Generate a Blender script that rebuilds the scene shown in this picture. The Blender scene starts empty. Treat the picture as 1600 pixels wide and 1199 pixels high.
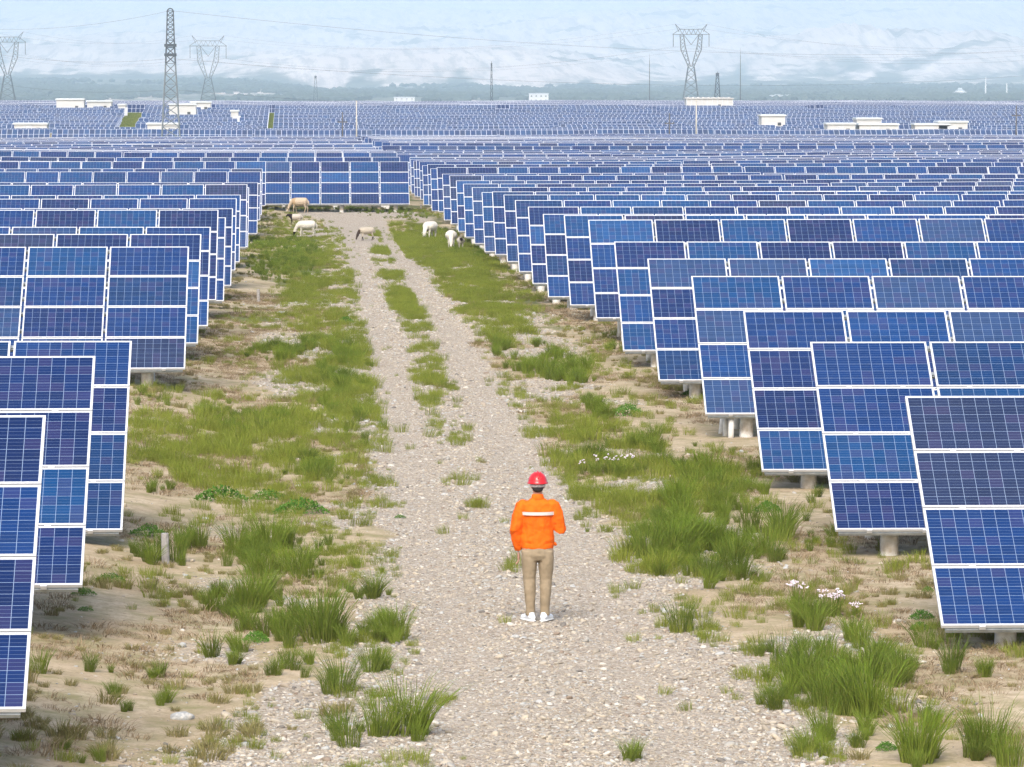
import bpy, bmesh, math, random
import numpy as np
from mathutils import Vector, Matrix
R = math.radians
random.seed(7)
rng = np.random.default_rng(11)
sc = bpy.context.scene
COL = sc.collection

# ------------------------------------------------------------------ camera
F = 7000.0                      # focal length in photo pixels (photo 1600 x 1199)
HC = 6.3                        # camera height
YAW = math.atan(300 / F); PITCH = math.atan((599.5 - 140) / F)
cam_d = bpy.data.cameras.new("camera"); cam = bpy.data.objects.new("camera", cam_d); COL.objects.link(cam)
cam_d.lens = F / 1600 * 36; cam_d.sensor_width = 36; cam_d.clip_start = 0.5; cam_d.clip_end = 60000
cam.location = (0, 0, HC); cam.rotation_euler = (R(90) - PITCH, 0, -YAW)
sc.camera = cam
# ------------------------------------------------------------------ sky, sun, exposure
SUN_EL, SUN_AZ = 46, 195
w = bpy.data.worlds.new("World"); sc.world = w; w.use_nodes = True
nt = w.node_tree; bg = nt.nodes["Background"]
sky = nt.nodes.new("ShaderNodeTexSky"); sky.sky_type = 'NISHITA'; sky.sun_disc = False
sky.sun_elevation = R(SUN_EL); sky.sun_rotation = R(SUN_AZ)
sky.air_density = 1.0; sky.dust_density = 4.0; sky.ozone_density = 1.0
nt.links.new(sky.outputs[0], bg.inputs[0]); bg.inputs[1].default_value = 0.15
sd = bpy.data.lights.new("sun", 'SUN'); so = bpy.data.objects.new("sun", sd); COL.objects.link(so)
sd.energy = 1.9; sd.angle = R(35); sd.color = (1.0, 0.965, 0.92)
dv = Vector((math.sin(R(SUN_AZ)) * math.cos(R(SUN_EL)), math.cos(R(SUN_AZ)) * math.cos(R(SUN_EL)), math.sin(R(SUN_EL))))
so.rotation_euler = dv.to_track_quat('Z', 'Y').to_euler(); so.location = (0, -20, 60)
sc.view_settings.view_transform = 'Standard'; sc.view_settings.look = 'None'; sc.view_settings.gamma = 1
sc.view_settings.exposure = 0.72
sc.render.engine = 'CYCLES'
sc.cycles.max_bounces = 7; sc.cycles.diffuse_bounces = 2; sc.cycles.glossy_bounces = 2
sc.cycles.transparent_max_bounces = 6; sc.cycles.volume_bounces = 6
sc.cycles.use_denoising = True; sc.cycles.denoiser = 'OPENIMAGEDENOISE'; sc.cycles.denoising_input_passes = 'RGB_ALBEDO_NORMAL'; sc.cycles.denoising_prefilter = 'NONE'

# ------------------------------------------------------------------ helpers
class MB:
    """collects geometry, builds ONE mesh"""
    def __init__(s): s.v = []; s.f = []; s.m = []; s.n = 0
    def add(s, vs, fs, mi=0):
        s.v.extend([tuple(p) for p in vs]); s.f.extend([tuple(i + s.n for i in f) for f in fs])
        s.m.extend([mi] * len(fs)); s.n += len(vs); return s
    def box(s, a, b, mi=0, M=None):
        x0, y0, z0 = a; x1, y1, z1 = b
        vs = [(x0,y0,z0),(x1,y0,z0),(x1,y1,z0),(x0,y1,z0),(x0,y0,z1),(x1,y0,z1),(x1,y1,z1),(x0,y1,z1)]
        if M is not None: vs = [M @ Vector(p) for p in vs]
        return s.add(vs, [(0,3,2,1),(4,5,6,7),(0,1,5,4),(1,2,6,5),(2,3,7,6),(3,0,4,7)], mi)
    def bar(s, p, q, wd, ht=None, mi=0, up=(0,0,1)):
        p = Vector(p); q = Vector(q); ht = ht or wd; d = (q - p)
        if d.length < 1e-6: return s
        d.normalize(); u = Vector(up)
        if abs(d.dot(u)) > .98: u = Vector((1,0,0))
        a = d.cross(u).normalized() * wd / 2; b = a.cross(d).normalized() * ht / 2
        vs = [p-a-b, p+a-b, p+a+b, p-a+b, q-a-b, q+a-b, q+a+b, q-a+b]
        return s.add(vs, [(0,1,2,3),(7,6,5,4),(0,4,5,1),(1,5,6,2),(2,6,7,3),(3,7,4,0)], mi)
    def tube(s, pts, rad, seg=10, asp=1.0, mi=0, up=(0,0,1), cap=True):
        """tube through pts; rad list; asp = depth/width ratio list or number"""
        pts = [Vector(p) for p in pts]; n = len(pts); base = []
        rad = rad if isinstance(rad, (list, tuple)) else [rad] * n
        asp = asp if isinstance(asp, (list, tuple)) else [asp] * n
        vs = []; fs = []
        for i, p in enumerate(pts):
            d = (pts[min(i+1, n-1)] - pts[max(i-1, 0)]).normalized()
            u = Vector(up)
            if abs(d.dot(u)) > .9: u = Vector((0,1,0))
            a = d.cross(u).normalized(); b = a.cross(d).normalized()
            for k in range(seg):
                t = 2 * math.pi * k / seg
                vs.append(p + a * (rad[i] * math.cos(t)) + b * (rad[i] * asp[i] * math.sin(t)))
        for i in range(n - 1):
            for k in range(seg):
                k2 = (k + 1) % seg
                fs.append((i*seg+k, i*seg+k2, (i+1)*seg+k2, (i+1)*seg+k))
        if cap: fs.append(tuple(range(seg))[::-1]); fs.append(tuple((n-1)*seg + k for k in range(seg)))
        return s.add(vs, fs, mi)
    def ball(s, c, r, seg=12, rings=8, mi=0, M=None):
        c = Vector(c); r = r if isinstance(r, (tuple, list)) else (r, r, r)
        vs = [(0,0,1)]; fs = []
        for i in range(1, rings):
            a = math.pi * i / rings
            for k in range(seg):
                t = 2 * math.pi * k / seg; vs.append((math.sin(a)*math.cos(t), math.sin(a)*math.sin(t), math.cos(a)))
        vs.append((0,0,-1)); L = len(vs) - 1
        for k in range(seg):
            fs.append((0, 1+k, 1+(k+1)%seg)); fs.append((L, L-seg+(k+1)%seg, L-seg+k))
        for i in range(rings - 2):
            for k in range(seg):
                a = 1+i*seg+k; b = 1+i*seg+(k+1)%seg; fs.append((a, a+seg, b+seg, b))
        out = []
        for v in vs:
            p = Vector((v[0]*r[0], v[1]*r[1], v[2]*r[2]))
            if M is not None: p = M @ p
            out.append(c + p)
        return s.add(out, fs, mi)
    def mesh(s, name, mats, smooth=False):
        me = bpy.data.meshes.new(name); me.from_pydata(s.v, [], s.f)
        for m in (mats if isinstance(mats, (list, tuple)) else [mats]): me.materials.append(m)
        me.polygons.foreach_set('material_index', s.m)
        if smooth: me.polygons.foreach_set('use_smooth', [True] * len(s.f))
        me.update(); return me
    def build(s, name, mats, parent=None, smooth=False):
        return link(name, s.mesh(name, mats, smooth), parent)

def link(name, data, parent=None, loc=None, rot=None):
    o = bpy.data.objects.new(name, data); COL.objects.link(o)
    if parent is not None: o.parent = parent
    if loc is not None: o.location = loc
    if rot is not None: o.rotation_euler = rot
    return o
def tag(o, label=None, cat=None, group=None, kind=None):
    if label: o['label'] = label
    if cat: o['category'] = cat
    if group: o['group'] = group
    if kind: o['kind'] = kind
    return o
def thing(name, loc, label, cat, group=None, rz=0, rx=0, ry=0):
    o = link(name, None, None, loc, (rx, ry, rz)); o.empty_display_size = 0.3
    return tag(o, label, cat, group)

# value noise
_perm = np.random.default_rng(3).random((256, 256))
def vnoise(x, y):
    xi = np.floor(x).astype(int); yi = np.floor(y).astype(int); fx = x - xi; fy = y - yi
    fx = fx*fx*(3-2*fx); fy = fy*fy*(3-2*fy); g = lambda a, b: _perm[a & 255, b & 255]
    return (g(xi,yi)*(1-fx)*(1-fy) + g(xi+1,yi)*fx*(1-fy) + g(xi,yi+1)*(1-fx)*fy + g(xi+1,yi+1)*fx*fy) * 2 - 1
def fbm(x, y, o=4, gain=.5):
    s = 0; a = 1; t = 0
    for i in range(o): s = s + a * vnoise(x * 2**i + 17.3*i, y * 2**i + 9.1*i); t += a; a *= gain
    return s / t
def ridge(x, y, o=4):
    s = 0; a = 1; t = 0
    for i in range(o): s = s + a * (1 - 2*np.abs(vnoise(x * 2**i + 5.3*i, y * 2**i + 3.7*i))); t += a; a *= .5
    return s / t
def sstep(a, b, x): t = np.clip((x - a) / (b - a), 0, 1); return t*t*(3-2*t)

# ------------------------------------------------------------------ terrain height
PD = [0,110,120,128.5,132,137,150,175,200,226,245,250,254,262,275,300,340,390,400,500,600,700,800,840,860,1060,1400,1500,2500,4000,5500]
PH = [6.3,6.3,6.3,6.33,6.55,6.75,6.88,7.03,7.3,7.5,7.38,7.14,6.97,6.95,7.5,7.6,7.85,7.95,7.85,8.4,9.1,11,11,10.4,9.75,6.15,6.0,11,12,22,16]
def E_far(u, d):
    """elevation in photo pixels above eye level; u = photo x"""
    L = np.interp(d, [5500,8000,10500,11200,12800,15500,19500,26000,31000], [-17,9,22,26,52,70,104,140,158])
    M = np.interp(d, [5500,8000,9000,10300,12800,15500,19500,26000,31000], [-17,-2,5,42,52,72,104,140,158])
    Q = np.interp(d, [5500,9000,11700,13200,15500,19500,26000,31000], [-17,6,20,42,70,104,140,158])
    wl = 1 - sstep(330, 480, u + 60*np.sin(d/1500)); wr = sstep(880, 1120, u + 60*np.sin(d/1300))
    return L*wl + Q*wr + M*(1-wl)*(1-wr)
CONES = [(1290,13200,26,95),(1375,13000,30,90),(1545,12600,40,120),(1180,13800,20,90),(960,14200,14,80),(60,13800,14,120),(250,14500,12,150),
         (640,11200,10,110),(780,11400,9,120),(560,12500,8,90),(1470,14500,22,110),(900,16500,16,160),(1100,19000,20,240),(400,18500,18,260),(1500,20000,20,250)]
def gz(X, Y):
    X = np.asarray(X, float); Y = np.asarray(Y, float)
    z = HC - np.interp(Y, PD, PH)
    near = 1 - sstep(500, 800, Y)
    z = z + (.32*sstep(-1.2, -4.5, X) * (1 - sstep(95, 140, Y)) + .12*sstep(-1, -3, X)*sstep(120,150,Y)) * near
    z = z + near * (.035*fbm(X*.5, Y*.5, 3) + .05*fbm(X*.13+4, Y*.13, 2) * sstep(4.2, 8, np.abs(X-2.5)))
    rut = np.exp(-((X-1.5)/.45)**2) + np.exp(-((X-3.4)/.45)**2)
    z = z - .035 * rut * near
    z = z + BUMP(X, Y)
    u = 500 + X * F / np.maximum(Y, 1)
    far = sstep(4800, 6000, Y)
    if np.any(Y > 4700):
        E = E_far(u, Y)
        for (cx, cd, ch, cw) in CONES:
            g = np.exp(-np.abs((u-cx)/cw)**1.6 - ((Y-cd)/(cw*11))**2); E = E + ch*g*(1 + .25*ridge(u/11, Y/500, 3))
        hill = sstep(8500, 12500, Y)
        E = E + hill * (10*ridge(u/26, Y/300, 5) + 6*fbm(u/120+3, Y/1500, 4)) + (1-hill)*1.2*fbm(u/90, Y/900, 3)
        z = z*(1-far) + far * (HC + E * Y / F)
    return z
def BUMP(X, Y):
    a = sstep(14, 34, np.abs(X - 2)) * sstep(120, 260, Y) * (1 - sstep(1500, 2500, Y))
    return a * (.45*fbm(X/60+1.7, Y/90+.3, 2))
def cam_ray(px, py):
    v = Vector(((px - 800) / F, (599.5 - py) / F, -1)); v = cam.rotation_euler.to_matrix() @ v
    return v / v.y
_ys = np.concatenate([np.arange(20, 400, .1), np.arange(400, 1500, 1.0)])
def ground_at(px, py, dmax=1500):
    """photo pixel -> point on the ground"""
    r = cam_ray(px, py); ys = _ys; X = r.x * ys; z = HC + r.z * ys
    g = gz(X, ys); i = np.argmax(z <= g)
    return Vector((float(X[i]), float(ys[i]), float(g[i])))
def at_depth(px, py, Y):
    r = cam_ray(px, py); return Vector((r.x * Y, Y, HC + r.z * Y))

# ------------------------------------------------------------------ material helpers
def mat(name, base=(.5,.5,.5), rough=.6, metal=0, spec=.5):
    m = bpy.data.materials.new(name); m.use_nodes = True; b = m.node_tree.nodes['Principled BSDF']
    b.inputs['Base Color'].default_value = (*base, 1); b.inputs['Roughness'].default_value = rough
    b.inputs['Metallic'].default_value = metal; b.inputs['Specular IOR Level'].default_value = spec
    return m
class NT:
    def __init__(s, m): s.t = m.node_tree; s.b = s.t.nodes['Principled BSDF']
    def n(s, ty, **k):
        o = s.t.nodes.new(ty)
        for a, v in k.items(): setattr(o, a, v)
        return o
    def l(s, a, b): s.t.links.new(a, b)
    def put(s, sock, v):
        if isinstance(v, (int, float)): sock.default_value = v
        elif isinstance(v, tuple): sock.default_value = v if len(v) != 3 or sock.type == 'VECTOR' else (*v, 1)
        else: s.l(v, sock)
    def m(s, op, a, b=0, c=None, clamp=False):
        o = s.n('ShaderNodeMath', operation=op, use_clamp=clamp); s.put(o.inputs[0], a); s.put(o.inputs[1], b)
        if c is not None: s.put(o.inputs[2], c)
        return o.outputs[0]
    def mix(s, f, a, b, bt='MIX'):
        o = s.n('ShaderNodeMix', data_type='RGBA', blend_type=bt); s.put(o.inputs[0], f); s.put(o.inputs[6], a); s.put(o.inputs[7], b)
        return o.outputs[2]
    def noise(s, vec, scale, detail=4, rough=.55, dim='3D'):
        o = s.n('ShaderNodeTexNoise', noise_dimensions=dim); s.l(vec, o.inputs['Vector']); o.inputs['Scale'].default_value = scale
        o.inputs['Detail'].default_value = detail; o.inputs['Roughness'].default_value = rough; return o.outputs[0]
    def ramp(s, f, stops, interp='LINEAR'):
        o = s.n('ShaderNodeValToRGB'); s.l(f, o.inputs[0]); cr = o.color_ramp; cr.interpolation = interp
        while len(cr.elements) < len(stops): cr.elements.new(.5)
        for e, (p, c) in zip(cr.elements, stops): e.position = p; e.color = (*c, 1) if len(c) == 3 else c
        return o.outputs[0]
    def comb(s, x, y, z=0):
        o = s.n('ShaderNodeCombineXYZ'); s.put(o.inputs[0], x); s.put(o.inputs[1], y); s.put(o.inputs[2], z); return o.outputs[0]
    def white(s, vec): o = s.n('ShaderNodeTexWhiteNoise'); s.l(vec, o.inputs['Vector']); return o.outputs[0]
    def bump(s, h, st=.3, dist=.02):
        o = s.n('ShaderNodeBump'); o.inputs['Strength'].default_value = st; o.inputs['Distance'].default_value = dist; s.l(h, o.inputs['Height'])
        s.l(o.outputs[0], s.b.inputs['Normal']); return o
    def coord(s, w='Object'): return s.n('ShaderNodeTexCoord').outputs[w]
    def geo(s): return s.n('ShaderNodeNewGeometry').outputs['Position']
    def attr(s, name, inst=False):
        o = s.n('ShaderNodeAttribute', attribute_name=name); o.attribute_type = 'INSTANCER' if inst else 'GEOMETRY'; return o
    def base(s, c): s.l(c, s.b.inputs['Base Color'])
def varied(name, base, rough=.7, metal=0, amt=.25, scale=6, bump=.15, spec=.4, dirt=None, dscale=2):
    m = mat(name, base, rough, metal, spec); t = NT(m); co = t.coord()
    nz = t.noise(co, scale, 5)
    lo = tuple(c*(1-amt) for c in base); hi = tuple(min(1, c*(1+amt)) for c in base)
    c = t.ramp(nz, [(.3, lo), (.7, hi)])
    if dirt: c = t.mix(t.ramp(t.noise(co, dscale, 4), [(.5,(0,0,0)),(.72,(1,1,1))]), c, dirt)
    t.base(c)
    if bump: t.bump(nz, bump, .01)
    return m

# ---- cells
STOPS = [(0,(.001,.026,.118)),(.20,(.001,.014,.076)),(.34,(.001,.026,.100)),(.42,(.012,.024,.072)),(.46,(.001,.036,.145)),(.62,(.001,.040,.138)),(.75,(.016,.046,.130)),(.84,(.001,.017,.090)),(.92,(.030,.050,.115)),(.96,(.008,.058,.180))]
def cell_material(name, far=False):
    m = mat(name, (.02,.06,.25), .3, 0, .14); t = NT(m); b = t.b
    uvn = t.n('ShaderNodeUVMap', uv_map='cell'); sp = t.n('ShaderNodeSeparateXYZ'); t.l(uvn.outputs[0], sp.inputs[0]); u, v = sp.outputs[0], sp.outputs[1]
    mdn = t.n('ShaderNodeUVMap', uv_map='mod'); sm = t.n('ShaderNodeSeparateXYZ'); t.l(mdn.outputs[0], sm.inputs[0])
    oi = t.n('ShaderNodeObjectInfo')
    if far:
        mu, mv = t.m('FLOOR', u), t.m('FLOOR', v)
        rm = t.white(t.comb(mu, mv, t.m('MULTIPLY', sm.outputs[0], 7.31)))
    else:
        rm = t.white(t.comb(t.m('ADD', sm.outputs[0], t.m('MULTIPLY', oi.outputs['Random'], 91.7)), sm.outputs[1], t.m('MULTIPLY', oi.outputs['Random'], 13.1)))
    base = t.ramp(rm, STOPS, 'CONSTANT')
    if not far:
        rc = t.white(t.comb(t.m('FLOOR', u), t.m('FLOOR', v), t.m('MULTIPLY', rm, 37.7)))
        nz = t.noise(t.comb(t.m('MULTIPLY', u, .35), t.m('MULTIPLY', v, 4.0), t.m('MULTIPLY', rm, 50)), 1.0, 3)
        k = t.m('ADD', t.m('ADD', .66, t.m('MULTIPLY', rc, .22)), t.m('MULTIPLY', nz, .5))
        base = t.mix(1.0, base, t.comb(k, k, k), 'MULTIPLY')
        warm = t.white(t.comb(t.m('FLOOR', v), t.m('FLOOR', u), t.m('MULTIPLY', rm, 11.1)))
        base = t.mix(t.m('MULTIPLY', t.m('GREATER_THAN', warm, .8), .25), base, (.06,.045,.13))
        def line(x, wd):
            fr = t.m('FRACT', x); return t.m('GREATER_THAN', t.m('ABSOLUTE', t.m('SUBTRACT', fr, .5)), .5 - wd)
        lv = line(u, .017); lh = line(v, .018); bb = line(t.m('ADD', t.m('MULTIPLY', v, 3), 0), .026)
        ln = t.m('MAXIMUM', t.m('MULTIPLY', lv, .75), t.m('MAXIMUM', t.m('MULTIPLY', lh, .7), t.m('MULTIPLY', bb, .42)))
        base = t.mix(ln, base, (.28,.37,.52))
        du = t.noise(t.coord(), .9, 3)
        base = t.mix(t.m('MULTIPLY', du, .035), base, (.45,.43,.4))
    else:
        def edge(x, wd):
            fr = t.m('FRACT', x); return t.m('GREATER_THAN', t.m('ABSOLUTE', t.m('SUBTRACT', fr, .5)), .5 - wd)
        e = t.m('MAXIMUM', edge(u, .042), edge(v, .03)); base = t.mix(.28, base, (.13,.17,.26)); base = t.mix(t.m('MULTIPLY', sm.outputs[1], .8), base, (.008,.020,.085)); base = t.mix(e, base, (.52,.55,.62))  # first mix puts distance haze and sky sheen into the base colour
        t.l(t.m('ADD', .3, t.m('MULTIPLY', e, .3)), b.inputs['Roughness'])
    t.base(base)
    if not far:
        b.inputs['Coat Weight'].default_value = .12; b.inputs['Coat Roughness'].default_value = .12
    return m
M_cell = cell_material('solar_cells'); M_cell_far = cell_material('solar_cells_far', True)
M_frame = varied('anodised_aluminium', (.60,.61,.63), .38, .0, .05, 20, 0)
M_steel = varied('galvanised_steel', (.33,.36,.38), .5, .5, .2, 8, .05)
M_bolt = mat('dark_steel', (.05,.055,.06), .5, .6)
M_conc = varied('concrete', (.72,.71,.67), .9, 0, .18, 9, .4, .2, dirt=(.36,.30,.22), dscale=3)
M_back = mat('backsheet', (.7,.7,.7), .6)

# ------------------------------------------------------------------ ground sheet
def gravel_mask(X, Y):
    """1 = gravel, 0 = sand / soil"""
    c = 2.45 + .15*np.sin(Y/23.0) - .35*sstep(170, 255, Y); hw = 1.62 + .85*(1 - sstep(43, 62, Y)) + .3*fbm(X*.1, Y*.25, 3)
    core = 1 - sstep(hw - .3, hw + .35, np.abs(X - c) + .35*fbm(X*1.1, Y*.9, 3))
    spill = sstep(.12, .45, fbm(X*.45+8, Y*.3+2, 4) + .35*np.exp(-((X-.2)/1.4)**2) + .25*np.exp(-((X-5.2)/1.0)**2) - .25*sstep(1.6, 5, np.abs(X-2.4)-2)) * (1 - sstep(3.0, 5.2, np.abs(X-2.4)))
    cross = (1 - sstep(2.6, 4.2, np.abs(Y - 254 + .4*X))) * sstep(-1.8, -.6, X) * (1 - sstep(5.0, 6.0, X))
    end = 1 - sstep(251, 258, Y)
    return np.clip(np.maximum(np.maximum(core, .75*spill) * end, cross), 0, 1)
def far_green(X, Y):
    u = 500 + X*F/Y; v = fbm(u/60, Y/700, 4) + .35*fbm(u/15, Y/250, 3)
    low = 1 - sstep(9000, 12300, Y + 900*fbm(u/150, Y/3000+2, 2) - 1200*sstep(900, 1200, u) + 1400*fbm(u/40+7, Y/1500, 4) + 1500*(sstep(330,480,u)*(1-sstep(880,1120,u))))
    belts = sstep(.25, .5, fbm(u/110+5, Y/420, 3)) * (1 - sstep(20000, 26000, Y)) * .6
    return np.clip(np.maximum(low*(.75+.5*v), belts), 0, 1)
def make_ground():
    ys = [14.0]
    while ys[-1] < 31500: ys.append(ys[-1] * (1.0032 if ys[-1] < 300 else 1.006 if ys[-1] < 5000 else 1.0045))
    ys = np.array(ys); NC = 341; t = np.linspace(-1, 1, NC); u = .21*t + .79*t**3
    Y, U = np.meshgrid(ys, u, indexing='ij'); X = 2.2 + .043*Y + (32 + .46*Y)*U
    Z = gz(X, Y); nr, nc = X.shape
    co = np.stack([X, Y, Z], -1).reshape(-1, 3)
    idx = np.arange(nr*nc).reshape(nr, nc)
    q = np.stack([idx[:-1,:-1], idx[:-1,1:], idx[1:,1:], idx[1:,:-1]], -1).reshape(-1, 4)
    me = bpy.data.meshes.new('ground'); me.vertices.add(len(co)); me.vertices.foreach_set('co', co.ravel())
    me.loops.add(q.size); me.polygons.add(len(q)); me.loops.foreach_set('vertex_index', q.ravel())
    me.polygons.foreach_set('loop_start', np.arange(0, q.size, 4)); me.polygons.foreach_set('loop_total', np.full(len(q), 4))
    me.polygons.foreach_set('use_smooth', np.ones(len(q), bool)); me.update(); me.validate()
    for nm, arr in (('gravel', gravel_mask(X, Y)), ('green', np.where(Y > 1450, far_green(X, Y), 0) ), ('turf', turf_mask(X, Y))):
        a = me.attributes.new(nm, 'FLOAT', 'POINT'); a.data.foreach_set('value', arr.astype(np.float32).ravel())
    me.materials.append(ground_material())
    return tag(link('ground', me), kind='structure')
def turf_mask(X, Y):
    g = gravel_mask(X, Y); n = fbm(X*.35+3, Y*.22+1, 4)
    band = np.exp(-((X+.6)/1.5)**2) + np.exp(-((X-5.6)/1.2)**2)
    dense = sstep(100, 135, Y)*.5 + .25*np.exp(-((Y-78)/10)**2)
    m = sstep(.15, .6, n*.8 + band*.45 + dense*.5*band - .1)
    m = np.where(Y > 600, sstep(-.1, .4, n), m)
    return np.clip(m*(1-.9*g)*(.25+.75*sstep(85,140,Y)), 0, 1)
def ground_material():
    m = mat('ground_soil_gravel', (.4,.33,.25), .95, 0, .15); t = NT(m); P = t.geo()
    gv = t.attr('gravel').outputs['Fac']; gn = t.attr('green').outputs['Fac']; tf = t.attr('turf').outputs['Fac']
    n1 = t.noise(P, .6, 6, .6); n2 = t.noise(P, 5, 6, .7); n3 = t.noise(P, 22, 4, .7)
    sand = t.ramp(n1, [(.3,(.35,.265,.17)),(.5,(.47,.37,.25)),(.7,(.55,.45,.32))])
    sand = t.mix(t.ramp(n2, [(.42,(0,0,0)),(.7,(.75,.75,.75))]), sand, (.29,.235,.13))       # dry litter
    sand = t.mix(t.ramp(n3, [(.52,(0,0,0)),(.66,(.55,.55,.55))]), sand, (.18,.14,.08))
    n4 = t.noise(P, 1.7, 5, .65)
    sand = t.mix(t.ramp(n4, [(.46,(0,0,0)),(.64,(.7,.7,.7))]), sand, (.22,.205,.085))      # thin moss and seedlings
    v1 = t.n('ShaderNodeTexVoronoi'); v1.inputs['Scale'].default_value = 24; t.l(P, v1.inputs['Vector'])
    v2 = t.n('ShaderNodeTexVoronoi'); v2.inputs['Scale'].default_value = 11; t.l(P, v2.inputs['Vector'])
    s1 = t.n('ShaderNodeSeparateColor'); t.l(v1.outputs['Color'], s1.inputs[0])
    s2 = t.n('ShaderNodeSeparateColor'); t.l(v2.outputs['Color'], s2.inputs[0])
    stops = [(0,(.32,.275,.215)),(.2,(.50,.44,.35)),(.42,(.42,.38,.32)),(.6,(.60,.515,.41)),(.75,(.45,.395,.33)),(.88,(.68,.63,.55)),(.95,(.21,.175,.145))]
    g1 = t.ramp(s1.outputs[0], stops, 'CONSTANT'); g2 = t.ramp(s2.outputs[0], stops, 'CONSTANT')
    gr = t.mix(t.m('MULTIPLY', t.m('LESS_THAN', v2.outputs['Distance'], .035), .9), g1, g2)
    gr = t.mix(t.m('MULTIPLY', t.m('GREATER_THAN', v1.outputs['Distance'], .021), .35), gr, (.25,.20,.15))
    gr = t.mix(t.ramp(n4, [(.4,(0,0,0)),(.75,(.4,.4,.4))]), gr, (.36,.29,.21))
    edge = t.m('ADD', gv, t.m('MULTIPLY', t.m('SUBTRACT', n2, .5), .9))
    c = t.mix(t.ramp(edge, [(.38,(0,0,0)),(.6,(1,1,1))]), sand, gr)
    turf = t.ramp(n3, [(.3,(.055,.075,.018)),(.55,(.11,.13,.035)),(.75,(.21,.19,.075))])
    te = t.m('ADD', tf, t.m('MULTIPLY', t.m('SUBTRACT', n2, .5), .8))
    c = t.mix(t.ramp(te, [(.45,(0,0,0)),(.75,(.85,.85,.85))]), c, turf)
    # far country: pale loess hills and green valley floor
    sc_ = t.n('ShaderNodeVectorMath', operation='MULTIPLY'); t.l(P, sc_.inputs[0]); sc_.inputs[1].default_value = (1,.25,3.0)
    f1 = t.noise(sc_.outputs[0], .004, 7, .65); f2 = t.noise(sc_.outputs[0], .02, 5, .6)
    loess = t.ramp(f1, [(.3,(.66,.55,.48)),(.5,(.80,.67,.58)),(.68,(.90,.76,.66))])
    sk = t.n('ShaderNodeVectorMath', operation='MULTIPLY'); t.l(P, sk.inputs[0]); sk.inputs[1].default_value = (.035,.0016,.012)
    f3 = t.noise(sk.outputs[0], 1.0, 6, .65)
    loess = t.mix(t.ramp(f3, [(.38,(.75,.75,.75)),(.52,(0,0,0))]), loess, (.36,.32,.28))  # gully shading put into the colour as darker streaks; frontal sun flattens relief
    veg = t.ramp(f2, [(.35,(.07,.09,.07)),(.62,(.20,.205,.15))])
    ge = t.m('ADD', gn, t.m('MULTIPLY', t.m('SUBTRACT', f2, .5), .9))
    fc = t.mix(t.ramp(ge, [(.35,(0,0,0)),(.65,(1,1,1))]), loess, veg)
    sx = t.n('ShaderNodeSeparateXYZ'); t.l(P, sx.inputs[0])
    c = t.mix(t.m('GREATER_THAN', sx.outputs[1], 1450), c, fc)
    t.base(c)
    h = t.m('ADD', t.m('MULTIPLY', t.m('SUBTRACT', .03, v1.outputs['Distance']), t.m('MULTIPLY', gv, 8)), t.m('MULTIPLY', n2, .5))
    t.bump(h, .35, .02)
    return m
make_ground()

# ------------------------------------------------------------------ solar arrays
TILT = R(36); MW, MH, GX, GY = 1.65, .985, .05, .022; NCOL = 10; TL = NCOL*(MW+GX) - GX; ZB = .45
SV = Vector((0, math.cos(TILT), math.sin(TILT))); NV = Vector((0, -math.sin(TILT), math.cos(TILT)))
def P(x, s, n=0): return Vector((x, 0, ZB)) + SV*s + NV*n
def slab(mb, x0, x1, s0, s1, n0, n1, mi=0):
    vs = [P(x0,s0,n0),P(x1,s0,n0),P(x1,s1,n0),P(x0,s1,n0),P(x0,s0,n1),P(x1,s0,n1),P(x1,s1,n1),P(x0,s1,n1)]
    mb.add(vs, [(0,3,2,1),(4,5,6,7),(0,1,5,4),(1,2,6,5),(2,3,7,6),(3,0,4,7)], mi)
def put_uv(me, cell, mod):
    for nm, fn in (('cell', cell), ('mod', mod)):
        L = me.uv_layers.new(name=nm); arr = np.zeros((len(me.loops), 2), np.float32)
        for p in me.polygons:
            for li in p.loop_indices: arr[li] = fn(p, me.vertices[me.loops[li].vertex_index].co)
        L.data.foreach_set('uv', arr.ravel())
FW = .027
def cell_uv(col, row):
    def f(p, co):
        d = co - Vector((0, 0, ZB)); s = d.dot(SV)
        return ((co.x - col*(MW+GX) - FW) / (MW - 2*FW) * 10, (s - row*(MH+GY) - FW) / (MH - 2*FW) * 6)
    return f
def glass_part(mb, c, r, mi=0):
    x = c*(MW+GX); s = r*(MH+GY); slab(mb, x+FW-.004, x+MW-FW+.004, s+FW-.004, s+MH-FW+.004, -.006, 0, mi)
def frame_part(mb, c, r, mi=0):
    x = c*(MW+GX); s = r*(MH+GY); a, b = -.038, .003
    slab(mb, x, x+MW, s, s+FW, a, b, mi); slab(mb, x, x+MW, s+MH-FW, s+MH, a, b, mi)
    slab(mb, x, x+FW, s+FW, s+MH-FW, a, b, mi); slab(mb, x+MW-FW, x+MW, s+FW, s+MH-FW, a, b, mi)
mb = MB(); glass_part(mb, 0, 0); ME_glass = mb.mesh('panel_glass', M_cell); put_uv(ME_glass, cell_uv(0, 0), lambda p, c: (0, 0))
mb = MB(); frame_part(mb, 0, 0)
for fx in (.28, .74): slab(mb, MW*fx-.035, MW*fx+.035, -.030, .010, .0035, .012); slab(mb, MW*fx-.035, MW*fx+.035, -.030, -.0005, -.04, .003)
ME_frame = mb.mesh('panel_frame', M_frame)
SUP = [.78 + i*(TL - 1.56)/5 for i in range(6)]
def rail_mb(s):
    mb = MB(); slab(mb, .05, TL-.05, s-.03, s+.03, -.10, -.040); slab(mb, .05, TL-.05, s-.045, s-.03, -.10, -.06); return mb
RAILS = [.035, .80, 1.30, 1.85, 2.35, 2.85, 3.35, 3.93]
ME_rail = [rail_mb(s).mesh('purlin', M_steel) for s in RAILS]
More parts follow.
